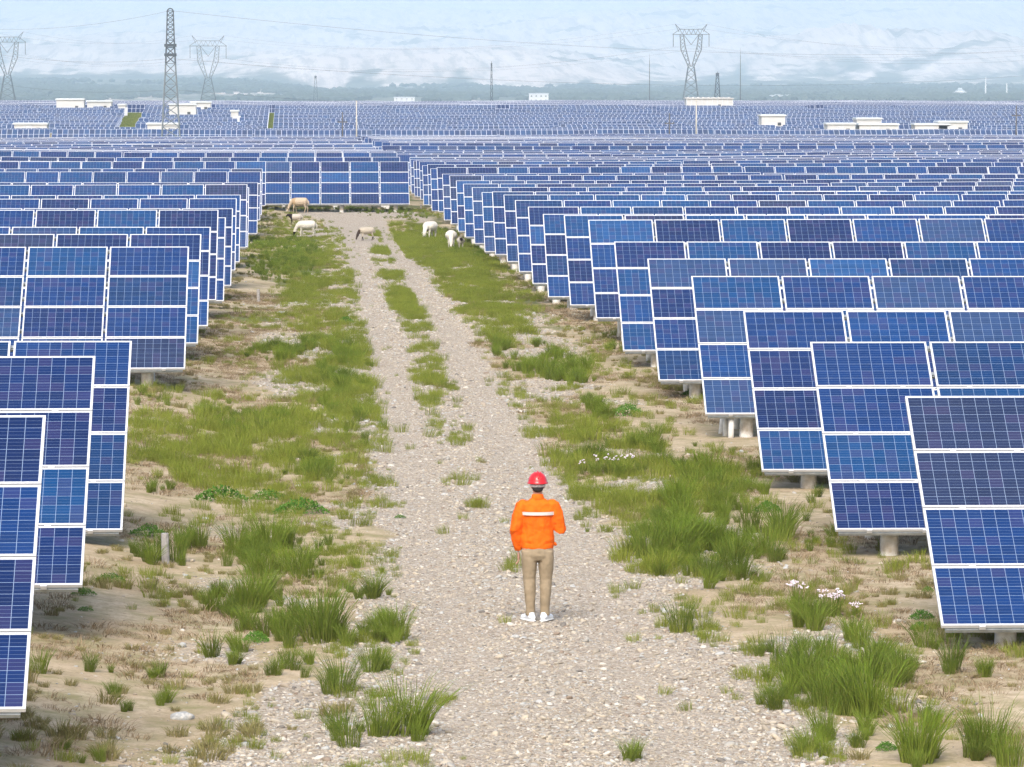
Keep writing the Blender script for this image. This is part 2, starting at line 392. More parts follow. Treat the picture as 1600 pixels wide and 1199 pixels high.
def rafter_mb():
    mb = MB(); mb.bar(P(0, .12, -.14), P(0, 3.9, -.14), .05, .07); return mb
ME_raf = rafter_mb().mesh('rafter', M_steel)
def pile_mb(s, r, top, seed):
    rr = random.Random(seed); mb = MB(); y = SV.y*s; k = [1, 1.03, 1.0, .97]
    mb.tube([(0,y,-.7),(0,y,0),(0.006,y,top*.6),(0.004,y,top)], [r*j for j in k], 16); return mb
ME_pile_f = pile_mb(.5, .125, .50, 1).mesh('footing', M_conc, True)
mb = MB(); zt = P(0, 3.0, -.18).z; mb.tube([(0,SV.y*3.0,-.7),(0,SV.y*3.0,.6),(0,SV.y*3.0,zt-.1)], [.085,.083,.08], 14)
ME_pile_r = mb.mesh('rear_column', M_conc, True)
mb = MB(); y = SV.y*.5; zr = P(0, .5, -.17).z
mb.box((-.03,y-.03,.49),(.005,y+.03,zr)); mb.box((.03,y-.03,.49),(.045,y+.03,zr+.02)); mb.box((-.06,y-.05,.495),(.07,y+.05,.51)); ME_brk = mb.mesh('bracket', M_bolt)
mb = MB(); mb.bar((0, SV.y*3.0, .7), P(0, 1.5, -.17), .045, .045); ME_brace = mb.mesh('brace', M_steel)
# one-mesh array (for far copies)
def whole_table():
    mb = MB(); uvs = []; mods = []
    for r in range(4):
        for c in range(NCOL):
            n0 = len(mb.f); glass_part(mb, c, r, 0)
            for f in range(n0, len(mb.f)): mods.append((c, r, 1))
            n0 = len(mb.f); frame_part(mb, c, r, 1)
            for f in range(n0, len(mb.f)): mods.append((c, r, 0))
    for s in RAILS[::3]: n0 = len(mb.f); slab(mb, .05, TL-.05, s-.03, s+.03, -.1, -.04, 2); mods += [(0,0,0)]*(len(mb.f)-n0)
    for x in SUP:
        n0 = len(mb.f); mb.tube([(x,.4,-.7),(x,.4,.5)], .125, 8, mi=3); mb.tube([(x,SV.y*3,-.7),(x,SV.y*3,zt-.1)], .085, 8, mi=3)
        mb.bar(P(x,.12,-.14), P(x,3.9,-.14), .05, .07, 2); mods += [(0,0,0)]*(len(mb.f)-n0)
    me = mb.mesh('solar_array', [M_cell, M_frame, M_steel, M_conc])
    put_uv(me, lambda p, co: cell_uv(mods[p.index][0], mods[p.index][1])(p, co), lambda p, co: (mods[p.index][0]+1, mods[p.index][1]+1))
    return me
ME_table = whole_table()

ONES = ['', 'first','second','third','fourth','fifth','sixth','seventh','eighth','ninth','tenth','eleventh','twelfth','thirteenth','fourteenth','fifteenth','sixteenth','seventeenth','eighteenth','nineteenth']
TENS = {20:'twentieth',30:'thirtieth',40:'fortieth',50:'fiftieth'}; TC = {20:'twenty',30:'thirty',40:'forty',50:'fifty'}
def ordn(n):
    if n < 20: return ONES[n]
    return TENS[n] if n % 10 == 0 else TC[n//10*10] + '-' + ONES[n % 10]
GRP = 'rows of blue solar arrays on both sides of the gravel track'
NTAB = [0]
def table(xl, Y, zbot, label, detail, ry=0.0):
    """xl = left end; zbot = height of the lower edge"""
    o = thing('solar_array', (xl, Y, zbot - ZB), label, 'solar array', GRP, ry=ry) if detail else link('solar_array', ME_table, None, (xl, Y, zbot-ZB), (0, ry, 0))
    NTAB[0] += 1
    if not detail: return tag(o, label, 'solar array', GRP)
    for r in range(4):
        for c in range(NCOL):
            off = P(c*(MW+GX), r*(MH+GY)) - P(0, 0)
            g = link('solar_panel', ME_glass, o, off)
            if detail > 1: link('panel_frame', ME_frame, g)
            else: link('panel_frame', ME_frame, g)
    if detail > 1:
        for m in ME_rail: link('purlin', m, o)
    else:
        for m in ME_rail[::3]: link('purlin', m, o)
    for x in SUP:
        link('rafter', ME_raf, o, (x,0,0)); f = link('footing', ME_pile_f, o, (x,0,0), (0,0,0)); link('rear_column', ME_pile_r, o, (x,0,0))
        if detail > 1: link('bracket', ME_brk, f); link('brace', ME_brace, o, (x,0,0))
    return o
D1, DP = 49.7, 10.28
RH = [6.0,5.93,6.0,5.85,5.91,5.9,5.69,5.86,6.11,6.16,6.2,6.25,6.37,6.63,6.65,6.71,6.77,6.72,6.83,6.66,6.91,6.84,7.08,7.0,7.08,7.28,7.33]
RX = [6.95,6.94,6.96,6.95,6.88,6.85,6.87,6.8,6.72,6.75,6.77,6.8,6.77,6.74,6.68,6.62,6.6,6.58,6.5,6.48,6.37,6.44,6.38,6.41,6.44,6.48,6.48]
LROW = {0:(-2.6,5.46),1:(-2.65,5.51),2:(-2.66,5.86),5:(-2.74,5.65),6:(-2.76,5.68),7:(-2.79,5.83),8:(-2.82,5.69),9:(-2.83,6.22),10:(-2.82,6.17),
        11:(-2.88,6.13),12:(-2.92,6.25),13:(-2.84,6.09),14:(-2.94,6.38),17:(-2.99,6.86),18:(-2.99,6.53),19:(-3.04,6.55),20:(-2.97,6.35),21:(5.1,6.5)}
def Hrow(side, k, Y):
    if side > 0 and k <= 27: return RH[k-1]
    if side < 0 and k in LROW: return LROW[k][1]
    if side > 0: return float(np.interp(Y, [320,331,380,393,400,410,500,600], [7.33,7.38,7.62,7.6,7.3,7.25,7.9,8.6]))
    return float(np.interp(Y, [262,266,276,290,340,397,425,500,600], [6.5,6.4,6.25,6.35,7.0,7.2,7.5,7.95,8.6]))
STEP = TL + .12
rr = random.Random(5)
for k in range(1, 55):
    Y = D1 + DP*(k-1)
    if k > 27: Y += rr.uniform(-.3, .3)
    xl = RX[k-1] if k <= 27 else 6.1 + rr.uniform(-.8, .8)
    jz = rr.uniform(-.07, .07) if k > 27 else 0
    n = 0
    while 500 + xl*F/Y < 1625:
        xc = xl + TL/2; g = float(BUMP(xc + TL/2, Y) - BUMP(xc - TL/2, Y)) / TL
        det = 2 if k <= 10 else (1 if k <= 17 else 0)
        lb = f"blue solar array in the {ordn(k)} row right of the track, {ordn(n+1)} from the track"
        table(xl, Y, HC - Hrow(1, k, Y) + jz + float(BUMP(xl, Y)), lb, det, -math.atan(g) + R(rr.uniform(-.12,.12)))
        xl += STEP; n += 1
rowno = 0
for k in range(0, 55):
    if k <= 21 and k not in LROW: continue
    rowno += 1
    Y = D1 + DP*(k-1) if k else 39.3
    if k > 27: Y += rr.uniform(-.3, .3)
    xr = LROW[k][0] if k <= 21 else 4.8 + (rr.uniform(-.8, .3) if k > 24 else 0)
    jz = rr.uniform(-.09, .09) if k > 27 else 0
    n = 0
    while 500 + xr*F/Y > -25:
        xl = xr - TL; g = float(BUMP(xr, Y) - BUMP(xl, Y)) / TL
        det = 2 if k <= 10 else (1 if k <= 17 or (k == 21 and n == 0) else 0)
        lb = f"blue solar array in the {ordn(rowno)} row left of the track, {ordn(n+1)} from the track"
        if k == 21 and n == 0: lb = "blue solar array standing across the far end of the gravel track"
        table(xl, Y, HC - Hrow(-1, k, Y) + jz + float(BUMP(xl, Y)), lb, det, -math.atan(g) + R(rr.uniform(-.12,.12)))
        xr -= STEP; n += 1
print('TABLES', NTAB[0])

# ------------------------------------------------------------------ distant portrait-mounted arrays (past the first 300: one mass)
def htop(Y):    # top edge below the eye
    return float(np.interp(Y, [835,860,1060,1400], [7.6,7.45,3.75,3.55]))
BLD = [] # filled below: (x0,x1,Y0,Y1) clearings
def bspec():
    B = [  # px0, px1, y top, y bottom, kind, label
     (88,131,153,164,0,"white equipment building with a flat roof, on the ridge at far left"),
     (136,174,156,161.5,0,"long low white building on the ridge right of the flat-roofed one"),
     (22,73,191,200,0,"white substation building at the slope's foot, leftmost there"),
     (230,279,191,200,0,"white substation building at the slope's foot by the tall lattice tower"),
     (264,306,161,173,0,"white block building high on the slope behind the tall lattice tower"),
     (298,329,157.5,164,0,"white building on the ridge just right of the tall lattice tower"),
     (361,372,171,178,0,"tiny white hut among panels high on the left slope"),
     (185,196,161.5,165.5,0,"tiny white hut near the ridge on the left slope"),
     (1073,1145,151,160,1,"long ribbed white shed on the ridge below the cup-shaped pylon"),
     (1190,1227,178,188.5,0,"white building with a dark doorway standing alone on the right slope"),
     (1293,1336,191,199,0,"low white building at the left end of the right-hand cluster"),
     (1339,1377,183,192,0,"small white building behind the middle of the right-hand cluster"),
     (1343,1404,192,203,0,"long white building at the front of the right-hand cluster"),
     (1430,1483,192,200,0,"low long white building beside the small one at far right"),
     (1467,1512,188,198,0,"small white building at the far right end of the cluster")]
    return B
def slope_d(yb): return max(864, min(1085, 22.8 / ((yb-140)/F + .0185)))
M_white = varied('white_render', (.60,.60,.59), .8, 0, .06, .6, 0)
M_roof = varied('pale_roof_sheet', (.62,.66,.68), .6, 0, .08, .6, 0)
M_dark = mat('dark_opening', (.05,.055,.06), .4)
M_door = varied('grey_door', (.60,.62,.64), .5, 0, .1, 3, 0)
def building(px0, px1, yt, yb, kind, label):
    Y = slope_d(yb) + 5; yt = yt + 1.0
    a = at_depth(px0, yt, Y); b = at_depth(px1, yt, Y); L = b.x - a.x; g = float(gz((a.x+b.x)/2, Y)) ; top = a.z; h = max(top - g, 2.4); dp = 6.0
    root = thing('equipment_building', (a.x, Y, g), label, 'building', 'white equipment buildings among the distant panels')
    BLD.append((a.x - 2, b.x + 2, Y - 5.5, Y + dp + 2))
    MB().box((0,0,-1.5),(L,dp,h-.35)).build('wall', M_white, root)
    mb = MB()
    if kind == 0: mb.box((-.25,-.25,h-.35),(L+.25,dp+.25,h-.1)); mb.box((-.1,-.1,h-.1),(L+.1,dp+.1,h))
    else:
        mb.box((-.3,-.3,h-.4),(L+.3,dp+.3,h-.2)); n = int(L/1.2)
        for i in range(n): mb.box((i*L/n, -.2, h-.2),(i*L/n+.5*L/n, dp+.2, h))
    mb.build('roof', M_roof if kind == 0 else M_white, root)
    dx = L*(.3 if kind == 0 else .5)
    MB().box((dx,-.06,0),(dx+1.6,0.02,min(2.4,h-.6))).build('door', M_door, root)
    if L > 4:
        for fx in (.68,): MB().box((L*fx,-.05,h*.45),(L*fx+.7,.02,h*.45+.6)).build('window', M_dark, root)
    if kind == 1:
        mb = MB(); n = int(L/1.2)
        for i in range(n+1): x = i*L/n; mb.box((x-.08,-.12,0),(x+.08,0.01,h-.4))
        mb.build('wall_rib', M_roof, root)
for b in bspec(): building(*b)
def distant():
    vs, fs, uv, md = [], [], [], []
    rows = [841, 846] + [862 + 12.2*i for i in range(17)] + [1075 + 11*i for i in range(30)]
    ti = 0; r2 = random.Random(9)
    for ri, Y in enumerate(rows):
        n2 = 2; W = 1.0; Hs = 1.66*n2 if Y > 850 else 1.66*2; t = R(34); sw, sh = math.cos(t)*Hs, math.sin(t)*Hs
        x = -.086*Y + r2.uniform(0, 4); xe = .175*Y
        while x < xe:
            nc = r2.choice([18, 20, 20, 22]); x1 = x + nc*W
            pc = 500 + (x+x1)/2*F/Y
            # clearings: dirt tracks and buildings
            segs = [(x, x1)]
            holes = [(bx0, bx1) for (bx0, bx1, y0, y1) in BLD if y0 < Y + sw and Y < y1]
            if 866 < Y < 1070:
                c0 = 196 + (Y-868)*.10; holes.append(((c0-15-500)*Y/F, (c0+15-500)*Y/F))
                c0 = 422 + (Y-868)*.02; holes.append(((c0-4-500)*Y/F, (c0+5-500)*Y/F))
            if 1025 < Y < 1068: holes += [((775-500)*Y/F, (797-500)*Y/F), ((1265-500)*Y/F, (1290-500)*Y/F)]
            for (h0, h1) in holes:
                ns = []
                for (a, b) in segs:
                    if h1 <= a or h0 >= b: ns.append((a, b)); continue
                    if h0 - a > 1: ns.append((a, h0))
                    if b - h1 > 1: ns.append((h1, b))
                segs = ns
            for (a, b) in segs:
                zt0 = HC - htop(Y) + float(BUMP(a, Y)); zt1 = HC - htop(Y) + float(BUMP(b, Y)); jz = r2.uniform(-.08, .08)
                zt0 += jz; zt1 += jz; cols = round((b-a)/W); i0 = len(vs); th = .05
                vs += [(a,Y,zt0-sh),(b,Y,zt1-sh),(b,Y+sw,zt1),(a,Y+sw,zt0),(a,Y+.03,zt0-sh-th),(b,Y+.03,zt1-sh-th),(b,Y+sw+.03,zt1-th),(a,Y+sw+.03,zt0-th)]
                F_ = [(0,1,2,3),(7,6,5,4),(0,4,5,1),(1,5,6,2),(2,6,7,3),(3,7,4,0)]
                fs += [tuple(i+i0 for i in f) for f in F_]
                uv += [(0,0),(cols,0),(cols,n2),(0,n2)] + [(0,0)]*20; ti += 1
                md += [(ti, 1 if Y > 1072 else 0)]*24
                for px in np.linspace(a+1, b-1, max(2, int((b-a)/4))):   # legs
                    zc = zt0 + (zt1-zt0)*(px-a)/(b-a); i0 = len(vs); q = .07
                    for zz in (zc-sh-3, zc-sh*.5-.1):
                        vs += [(px-q,Y+1-q,zz),(px+q,Y+1-q,zz),(px+q,Y+1+q,zz),(px-q,Y+1+q,zz)]
                    fs += [tuple(i+i0 for i in f) for f in [(0,1,5,4),(1,2,6,5),(2,3,7,6),(3,0,4,7)]]; uv += [(0,0)]*16; md += [(0,0)]*16
            x = x1 + r2.choice([.4, .4, .8, 1.5])
    me = bpy.data.meshes.new('distant_solar_arrays'); me.from_pydata(vs, [], fs)
    for nm, dat in (('cell', uv), ('mod', md)):
        L = me.uv_layers.new(name=nm); L.data.foreach_set('uv', np.array(dat, np.float32).ravel())
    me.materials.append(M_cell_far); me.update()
    tag(link('distant_solar_arrays', me), "mass of blue solar panels covering the far slope and ridge", 'solar arrays', None, 'stuff')
distant()

# ------------------------------------------------------------------ lattice towers, poles, wires
M_lat = mat('tower_steel', (.16,.19,.21), .6, .3)
M_latd = mat('tower_steel_dark', (.07,.09,.11), .6, .3)
M_pole = varied('weathered_pole', (.10,.09,.08), .8, 0, .15, 3, 0)
M_poleb = varied('concrete_pole', (.52,.49,.42), .85, 0, .1, 3, 0)
def leg_lattice(mb, w0, w1, z0, z1, n, t, t2, cx=0, pow_=1.0):
    ws = lambda k: w0 + (w1 - w0) * (k / n) ** pow_; zs = [z0 + (z1 - z0) * (k / n) ** .92 for k in range(n + 1)]
    C = lambda k: [(cx - ws(k)/2, -ws(k)/2, zs[k]), (cx + ws(k)/2, -ws(k)/2, zs[k]), (cx + ws(k)/2, ws(k)/2, zs[k]), (cx - ws(k)/2, ws(k)/2, zs[k])]
    for k in range(n):
        a, b = C(k), C(k+1)
        for i in range(4):
            j = (i+1) % 4; mb.bar(a[i], b[i], t); mb.bar(a[i], b[j], t2); mb.bar(a[j], b[i], t2); mb.bar(b[i], b[j], t2)
def tall_tower():
    Y = 800; b = at_depth(267, 208, Y); t = at_depth(267, 8, Y); g = float(gz(b.x, Y)); H = t.z - g; s = F / Y
    root = thing('lattice_tower', (b.x, Y, g), "tall slender lattice tower rising left of the track with a rounded top", 'tower')
    mb = MB(); W0, W1 = 30/s, 8/s; zc = H * .60; leg_lattice(mb, W0, 15/s, 0, zc, 8, .2, .10); mb.build('lower_lattice', M_lat, root)
    mb = MB(); leg_lattice(mb, 15/s, 12/s, zc, H*.76, 3, .22, .14); leg_lattice(mb, 12/s, 9/s, H*.76, H*.96, 6, .18, .10); mb.build('upper_lattice', M_latd, root)
    mb = MB()
    for a in range(6):
        t0, t1 = math.pi*a/6, math.pi*(a+1)/6; r = 5/s
        for yy in (-r*.6, r*.6): mb.bar((r*math.cos(t0), yy, H*.95 + r*1.2*math.sin(t0)), (r*math.cos(t1), yy, H*.95 + r*1.2*math.sin(t1)), .2)
    mb.bar((0,-r*.6,H*.95+r*1.2),(0,r*.6,H*.95+r*1.2),.15); mb.build('crown_frame', M_latd, root)
    for zz in (.66, .725):
        mb = MB(); w_ = 16/s; z = H*zz
        for q in ((-1,-1,1,-1),(1,-1,1,1),(1,1,-1,1),(-1,1,-1,-1)): mb.bar((q[0]*w_/2,q[1]*w_/2,z),(q[2]*w_/2,q[3]*w_/2,z),.3,.5)
        mb.build('platform', M_latd, root)
    return (b.x, Y, g + H)
T0 = tall_tower()
def cup_pylon(px, ytop, Y, label):
    """cup-shaped transmission pylon; proportions from the photo: 120 px high, crossarm 58 px wide"""
    t = at_depth(px, ytop, Y); g = float(gz(t.x, Y)); H = t.z - g; q = (120 / F * Y) / 120  # metres per photo px
    root = thing('transmission_pylon', (t.x, Y, g), label, 'pylon', 'cup-shaped transmission pylons beyond the ridge')
    zw = H - 66*q                                     # waist
    mb = MB(); leg_lattice(mb, 30*q, 9*q, 0, zw, 6, .28, .13); mb.build('body', M_lat, root)
    mb = MB()
    for sx in (-1, 1):
        pts_o = [(4.5,0),(16,26),(17.5,50)]; pts_i = [(1.0,0),(9,30),(12,50)]
        for yy in (-2.2*q, 2.2*q):
            for i in range(2):
                o0, o1, i0, i1 = pts_o[i], pts_o[i+1], pts_i[i], pts_i[i+1]
                V = lambda p: (sx*p[0]*q, yy, zw + p[1]*q)
                mb.bar(V(o0), V(o1), .3); mb.bar(V(i0), V(i1), .3)
                n = 4
                for k in range(n):
                    f0, f1 = k/n, (k+1)/n; L = lambda a, b, f: (a[0]+(b[0]-a[0])*f, a[1]+(b[1]-a[1])*f)
                    mb.bar(V(L(o0,o1,f0)), V(L(i0,i1,f1)), .12); mb.bar(V(L(i0,i1,f0)), V(L(o0,o1,f1)), .12)
    mb.build('fork', M_lat, root)
    mb = MB()
    for yy in (-2.2*q, 2.2*q):
        for z in (50, 58): mb.bar((-(17.5 if z==58 else 29)*q, yy*(1 if z==58 else .3), zw+z*q), ((17.5 if z==58 else 29)*q, yy*(1 if z==58 else .3), zw+z*q), .26)
        n = 10
        for k in range(n):
            x0 = (-17.5 + 35*k/n)*q; x1 = (-17.5 + 35*(k+1)/n)*q; mb.bar((x0,yy,zw+(50 if k%2 else 58)*q), (x1,yy,zw+(58 if k%2 else 50)*q), .12)
        for sx in (-1, 1): mb.bar((sx*17.5*q,yy,zw+58*q),(sx*29*q,0,zw+50*q),.2); mb.bar((sx*17.5*q,yy,zw+58*q),(sx*25*q,0,zw+66*q),.22); mb.bar((sx*19*q,yy,zw+54*q),(sx*25*q,0,zw+66*q),.15)
    mb.build('crossarm', M_lat, root)
    tips = []
    for sx in (-1, 1):
        MB().bar((sx*28*q,0,zw+50*q),(sx*28*q,0,zw+31*q),.25).build('insulator', M_latd, root)
        tips.append(Vector((t.x+sx*28*q, Y, g+zw+31*q))); tips.append(Vector((t.x+sx*25*q, Y, g+zw+66*q)))
    mb = MB(); mb.bar((-12*q,0,zw+50*q),(0,0,zw+34*q),.2); mb.bar((12*q,0,zw+50*q),(0,0,zw+34*q),.2); mb.build('insulator', M_latd, root)
    tips.append(Vector((t.x, Y, g+zw+34*q)))
    return tips
PY = [cup_pylon(11, 50, 2250, "cup-shaped transmission pylon cut by the photo's left edge"),
      cup_pylon(325, 56, 2350, "faint cup-shaped transmission pylon just right of the tall slender tower"),
      cup_pylon(1080, 38, 2000, "clearest cup-shaped transmission pylon, above the long ribbed white shed")]
def small_tower(px, yt, Y, wpx, label, name='lattice_mast', dark=True):
    t = at_depth(px, yt, Y); g = float(gz(t.x, Y)); H = t.z - g; q = Y / F
    root = thing(name, (t.x, Y, g), label, 'mast'); mb = MB(); leg_lattice(mb, wpx*q*1.7, wpx*q*.5, 0, H*.92, 7, .22 if wpx > 3 else .12, .1)
    mb.build('lattice', M_latd if dark else M_lat, root)
    mb = MB(); mb.box((-wpx*q*.35,-wpx*q*.35,H*.9),(wpx*q*.35,wpx*q*.35,H*.97)); mb.bar((0,0,H*.9),(0,0,H),.15); mb.build('antenna_head', M_latd, root)
small_tower(493, 117, 2900, 5, "small grey lattice mast standing beyond the ridge between two white sheds and the pole")
small_tower(1121, 112, 1900, 7, "dark small lattice mast right of the clearest cup-shaped pylon")
small_tower(768, 96, 1700, 3, "slim dark mast beyond the ridge near the middle of the panel field")
def thin_mast(px, yt, Y, label):
    t = at_depth(px, yt, Y); g = float(gz(t.x, Y)); H = t.z - g
    root = thing('lightning_mast', (t.x, Y, g), label, 'mast', 'thin lightning masts beyond the ridge')
    MB().tube([(0,0,0),(0,0,H*.6),(0,0,H*.9)], [.22,.14,.08], 8).build('shaft', M_lat, root)
    MB().tube([(0,0,H*.9),(0,0,H)], [.05,.02], 6).build('rod', M_lat, root)
thin_mast(1015, 84, 1560, "very thin lightning mast left of the clearest cup-shaped pylon")
thin_mast(1157, 75, 1560, "very thin lightning mast right of the dark small lattice mast")
def pole(px, yt, yb, label, m, arm=True):
    Y = 835; t = at_depth(px, yt, Y); g = float(gz(t.x, Y)); H = t.z - g
    root = thing('utility_pole', (t.x, Y, g), label, 'pole', 'utility poles in front of the far slope')
    MB().tube([(0,0,-.5),(0,0,H)], [.15,.10], 10).build('shaft', m, root, True)
    if arm:
        MB().box((-.9,-.08,H-2.0),(.9,.08,H-1.8)).build('crossarm', m, root)
        for x in (-.8, 0, .8): MB().tube([(x,0,H-1.8),(x,0,H-1.5)], [.07,.05], 8).build('insulator', M_latd, root)
    else: MB().box((-.12,-.12,H),(.12,.12,H+.3)).build('cap', m, root)
    return Vector((t.x, Y, g + H - 1.5))
p1 = pole(535, 175, 211, "dark utility pole in front of the far slope, left of the beige pole", M_pole)
pole(557, 160, 213, "tall beige concrete pole beside the dark utility pole, left of middle", M_poleb, False)
p2 = pole(1046, 177, 208, "dark utility pole with crossarm, left of the tall pale pole", M_pole)
pole(1088, 158, 208, "tall pale concrete pole in front of the long ribbed shed", M_poleb, False)
p3 = pole(1588, 165, 211, "dark utility pole near the photo's right edge", M_pole)
M_wire = mat('wire', (.10,.12,.15), .5, .4)
def wire(a, b, sag, label, r=.022):
    a, b = Vector(a), Vector(b); n = 24; L = (b-a).length; pts = []
    for i in range(n+1):
        f = i/n; p = a.lerp(b, f); p.z -= sag*4*f*(1-f); pts.append(p)
    c = (a+b)/2; tag(MB().tube([p-c for p in pts], r, 5).build('power_line', M_wire), label, 'power line', 'power lines strung between pylons').location = c
for i in range(5):
    wd = ['lower left','upper left','lower right','upper right','middle'][i]
    wire(PY[0][i], PY[1][i], 5, f"faint power line from left edge pylon to the next pylon, {wd} strand")
    wire(PY[1][i], PY[2][i], 9, f"faint power line between the second and clearest pylons, {wd} strand")
    e = at_depth(1760, 55 + 6*i, 1900); wire(PY[2][i], e, 7, f"faint power line leaving the clearest pylon rightward, {wd} strand")
tx, ty, tz = T0
for j, dz in enumerate((1, 9.5, 15)):
    wire((tx, ty, tz-dz), at_depth(-120, [36,60,104][j], 900), 2.2, f"faint power line from the tall slender tower to the left edge, {['top','middle','bottom'][j]} one", .018)
    wire((tx, ty, tz-dz), at_depth(1750, [70,105,150][j], 1250), 5, f"faint power line from the tall slender tower to the right, {['top','middle','bottom'][j]} one", .018)

# ------------------------------------------------------------------ far woods and town
def icos(sub):
    bm = bmesh.new(); bmesh.ops.create_icosphere(bm, subdivisions=sub, radius=1); v = np.array([x.co[:] for x in bm.verts]); f = np.array([[q.index for q in p.verts] for p in bm.faces]); bm.free(); return v, f
def far_woods():
    bv, bf = icos(1); V = []; Fc = []; n = 0; r = np.random.default_rng(4)
    N = 20000; k = 0; us = r.uniform(-150, 1750, 90000); ds = 5400 * (9000/5400) ** r.random(90000)
    X = (us-500)/F*ds; g = far_green(X, ds); nn = fbm(us/70+9, ds/350, 4); row = fbm(us/400+1, ds/130+7, 2)
    keep = np.where((g > .45) & ((nn > .12) | (row > .35)) & (r.random(60000+30000) < 1.15 - (ds-5400)/3900))[0][:N]; Z = gz(X[keep], ds[keep])
    for i, z in zip(keep, Z):
        sx = r.uniform(4, 9); sz = r.uniform(2.5, 5); v = bv * (1 + r.uniform(-.28, .28, (len(bv), 1))) * [sx, sx, sz] + [X[i], ds[i], z + sz*.55]
        V.append(v); Fc.append(bf + n); n += len(bv)
    me = bpy.data.meshes.new('distant_woods'); V = np.concatenate(V); Fc = np.concatenate(Fc)
    me.from_pydata(V.tolist(), [], Fc.tolist()); me.materials.append(varied('far_foliage', (.065,.085,.065), .9, 0, .4, .02, 0)); me.update()
    tag(link('distant_woods', me), "belt of trees on the valley floor below the hills", 'trees', None, 'stuff')
far_woods()
M_town = varied('town_wall', (.78,.77,.75), .8, 0, .05, .05, 0)
def block(px0, px1, yt, yb, Y, label, nm='town_block', wins=True):
    a = at_depth(px0, yb, Y); b = at_depth(px1, yt, Y); L = b.x-a.x; H = b.z-a.z; root = thing(nm, (a.x, Y, a.z), label, 'building', 'far town buildings in the valley')
    MB().box((0,0,-6),(L,12,H)).build('wall', M_town, root); MB().box((-.4,-.4,H),(L+.4,12.4,H+1)).build('roof', M_roof, root)
    mb = MB(); nx = max(2, int(L/5)); nz = max(2, int(H/4))
    for i in range(nx):
        for j in range(nz): mb.box((L*(i+.3)/nx, -.15, H*(j+.3)/nz), (L*(i+.6)/nx, 0.1, H*(j+.62)/nz))
    mb.build('window_band', M_dark, root)
block(827, 857, 147, 160, 5200, "white far block beyond the ridge, left of the thin masts")
for i, (x0, x1, yt) in enumerate([(1204,1211,150),(1212,1219,149),(1220,1227,150),(1228,1235,149.5),(1236,1243,152)]):
    block(x0, x1, yt, 162, 5600, f"pale far apartment slab beyond the ridge, {ordn(i+1)} from the left of five")
block(616, 648, 153, 160, 5000, "low white far hall beyond the ridge above the middle panels")
def pagoda():
    Y = 6000; c = at_depth(1500, 147, Y); q = Y/F; root = thing('pavilion', tuple(c), "tiered pale pavilion on a knoll in the far valley at right", 'pavilion', 'far town buildings in the valley')
    MB().box((-5*q,-4*q,-8),(5*q,4*q,3*q)).build('wall', M_town, root)
    for k, (wd, z) in enumerate([(11,2.5),(7,5),(4,7.5)]):
        mb = MB(); mb.add([(-wd*q,-wd*q*.6,z*q),(wd*q,-wd*q*.6,z*q),(wd*q,wd*q*.6,z*q),(-wd*q,wd*q*.6,z*q),(-wd*q*.4,-wd*q*.25,(z+2)*q),(wd*q*.4,-wd*q*.25,(z+2)*q),(wd*q*.4,wd*q*.25,(z+2)*q),(-wd*q*.4,wd*q*.25,(z+2)*q)],
          [(0,3,2,1),(4,5,6,7),(0,1,5,4),(1,2,6,5),(2,3,7,6),(3,0,4,7)]); mb.build('roof', M_town if k < 1 else M_roof, root)
    MB().tube([(0,0,9*q),(0,0,14*q)], [.7,.2], 6).build('spire', M_latd, root)
pagoda()
for px, yt, yb, lb in [(1540,120,147,"taller white chimney in the far valley, right of the pavilion"),(1573,130,152,"shorter white chimney in the far valley at far right")]:
    a = at_depth(px, yb, 6200); b = at_depth(px, yt, 6200); root = thing('chimney', tuple(a), lb, 'chimney')
    MB().tube([(0,0,-6),(0,0,(b.z-a.z)*.97)], [1.3,.8], 8).build('shaft', M_town, root); MB().tube([(0,0,(b.z-a.z)*.97),(0,0,b.z-a.z)], [1.1,1.1], 8).build('rim', M_roof, root)

# ------------------------------------------------------------------ haze
def haze():
    m = bpy.data.materials.new('haze'); m.use_nodes = True; t = m.node_tree; t.nodes.remove(t.nodes['Principled BSDF'])
    v = t.nodes.new('ShaderNodeVolumePrincipled'); v.inputs['Color'].default_value = (.665,.85,1.0,1); v.inputs['Density'].default_value = HAZE; v.inputs['Anisotropy'].default_value = 0
    t.links.new(v.outputs[0], t.nodes['Material Output'].inputs['Volume'])
    mb = MB(); mb.box((-14500,-300,-40),(17500,33000,1250)); tag(mb.build('haze', m), "pale blue air between the camera and the hills", 'haze', None, 'stuff')
HAZE = 1.2e-4
haze()

# ------------------------------------------------------------------ small things on the ground
def stake(px, yt, yb, label):
    b = ground_at(px, yb); h = (yb-yt)*b.y/F; root = thing('concrete_stake', tuple(b), label, 'stake', 'old concrete stakes by the track', rx=R(2), ry=R(-2))
    mb = MB(); r = .052; mb.tube([(0,0,-.3),(0,0,h*.5),(.004,0,h*.97),(.004,0,h)], [r*1.05,r,r*.96,r*.85], 10); mb.build('shaft', varied('stake_concrete', (.33,.31,.29), .95, 0, .25, 18, .6), root)
stake(259, 833, 881, "rough grey concrete stake standing in grass left of the track, nearer one")
stake(404, 452, 472, "small grey concrete stake left of the track, farther one")
stake(658, 320, 328, "short pale stake in front of the array across the track's end")
def stone_mesh(seed, fl=.6):
    r = np.random.default_rng(seed); v, f = icos(3); n = 1 + .22*fbm(v[:,0]*1.3+seed, v[:,1]*1.3+v[:,2]*1.1, 3) + r.uniform(-.015,.015,len(v))
    v = v*n[:,None]*[1,.8,fl]; me = bpy.data.meshes.new('stone'); me.from_pydata(v.tolist(), [], f.tolist()); me.polygons.foreach_set('use_smooth',[True]*len(f)); return me
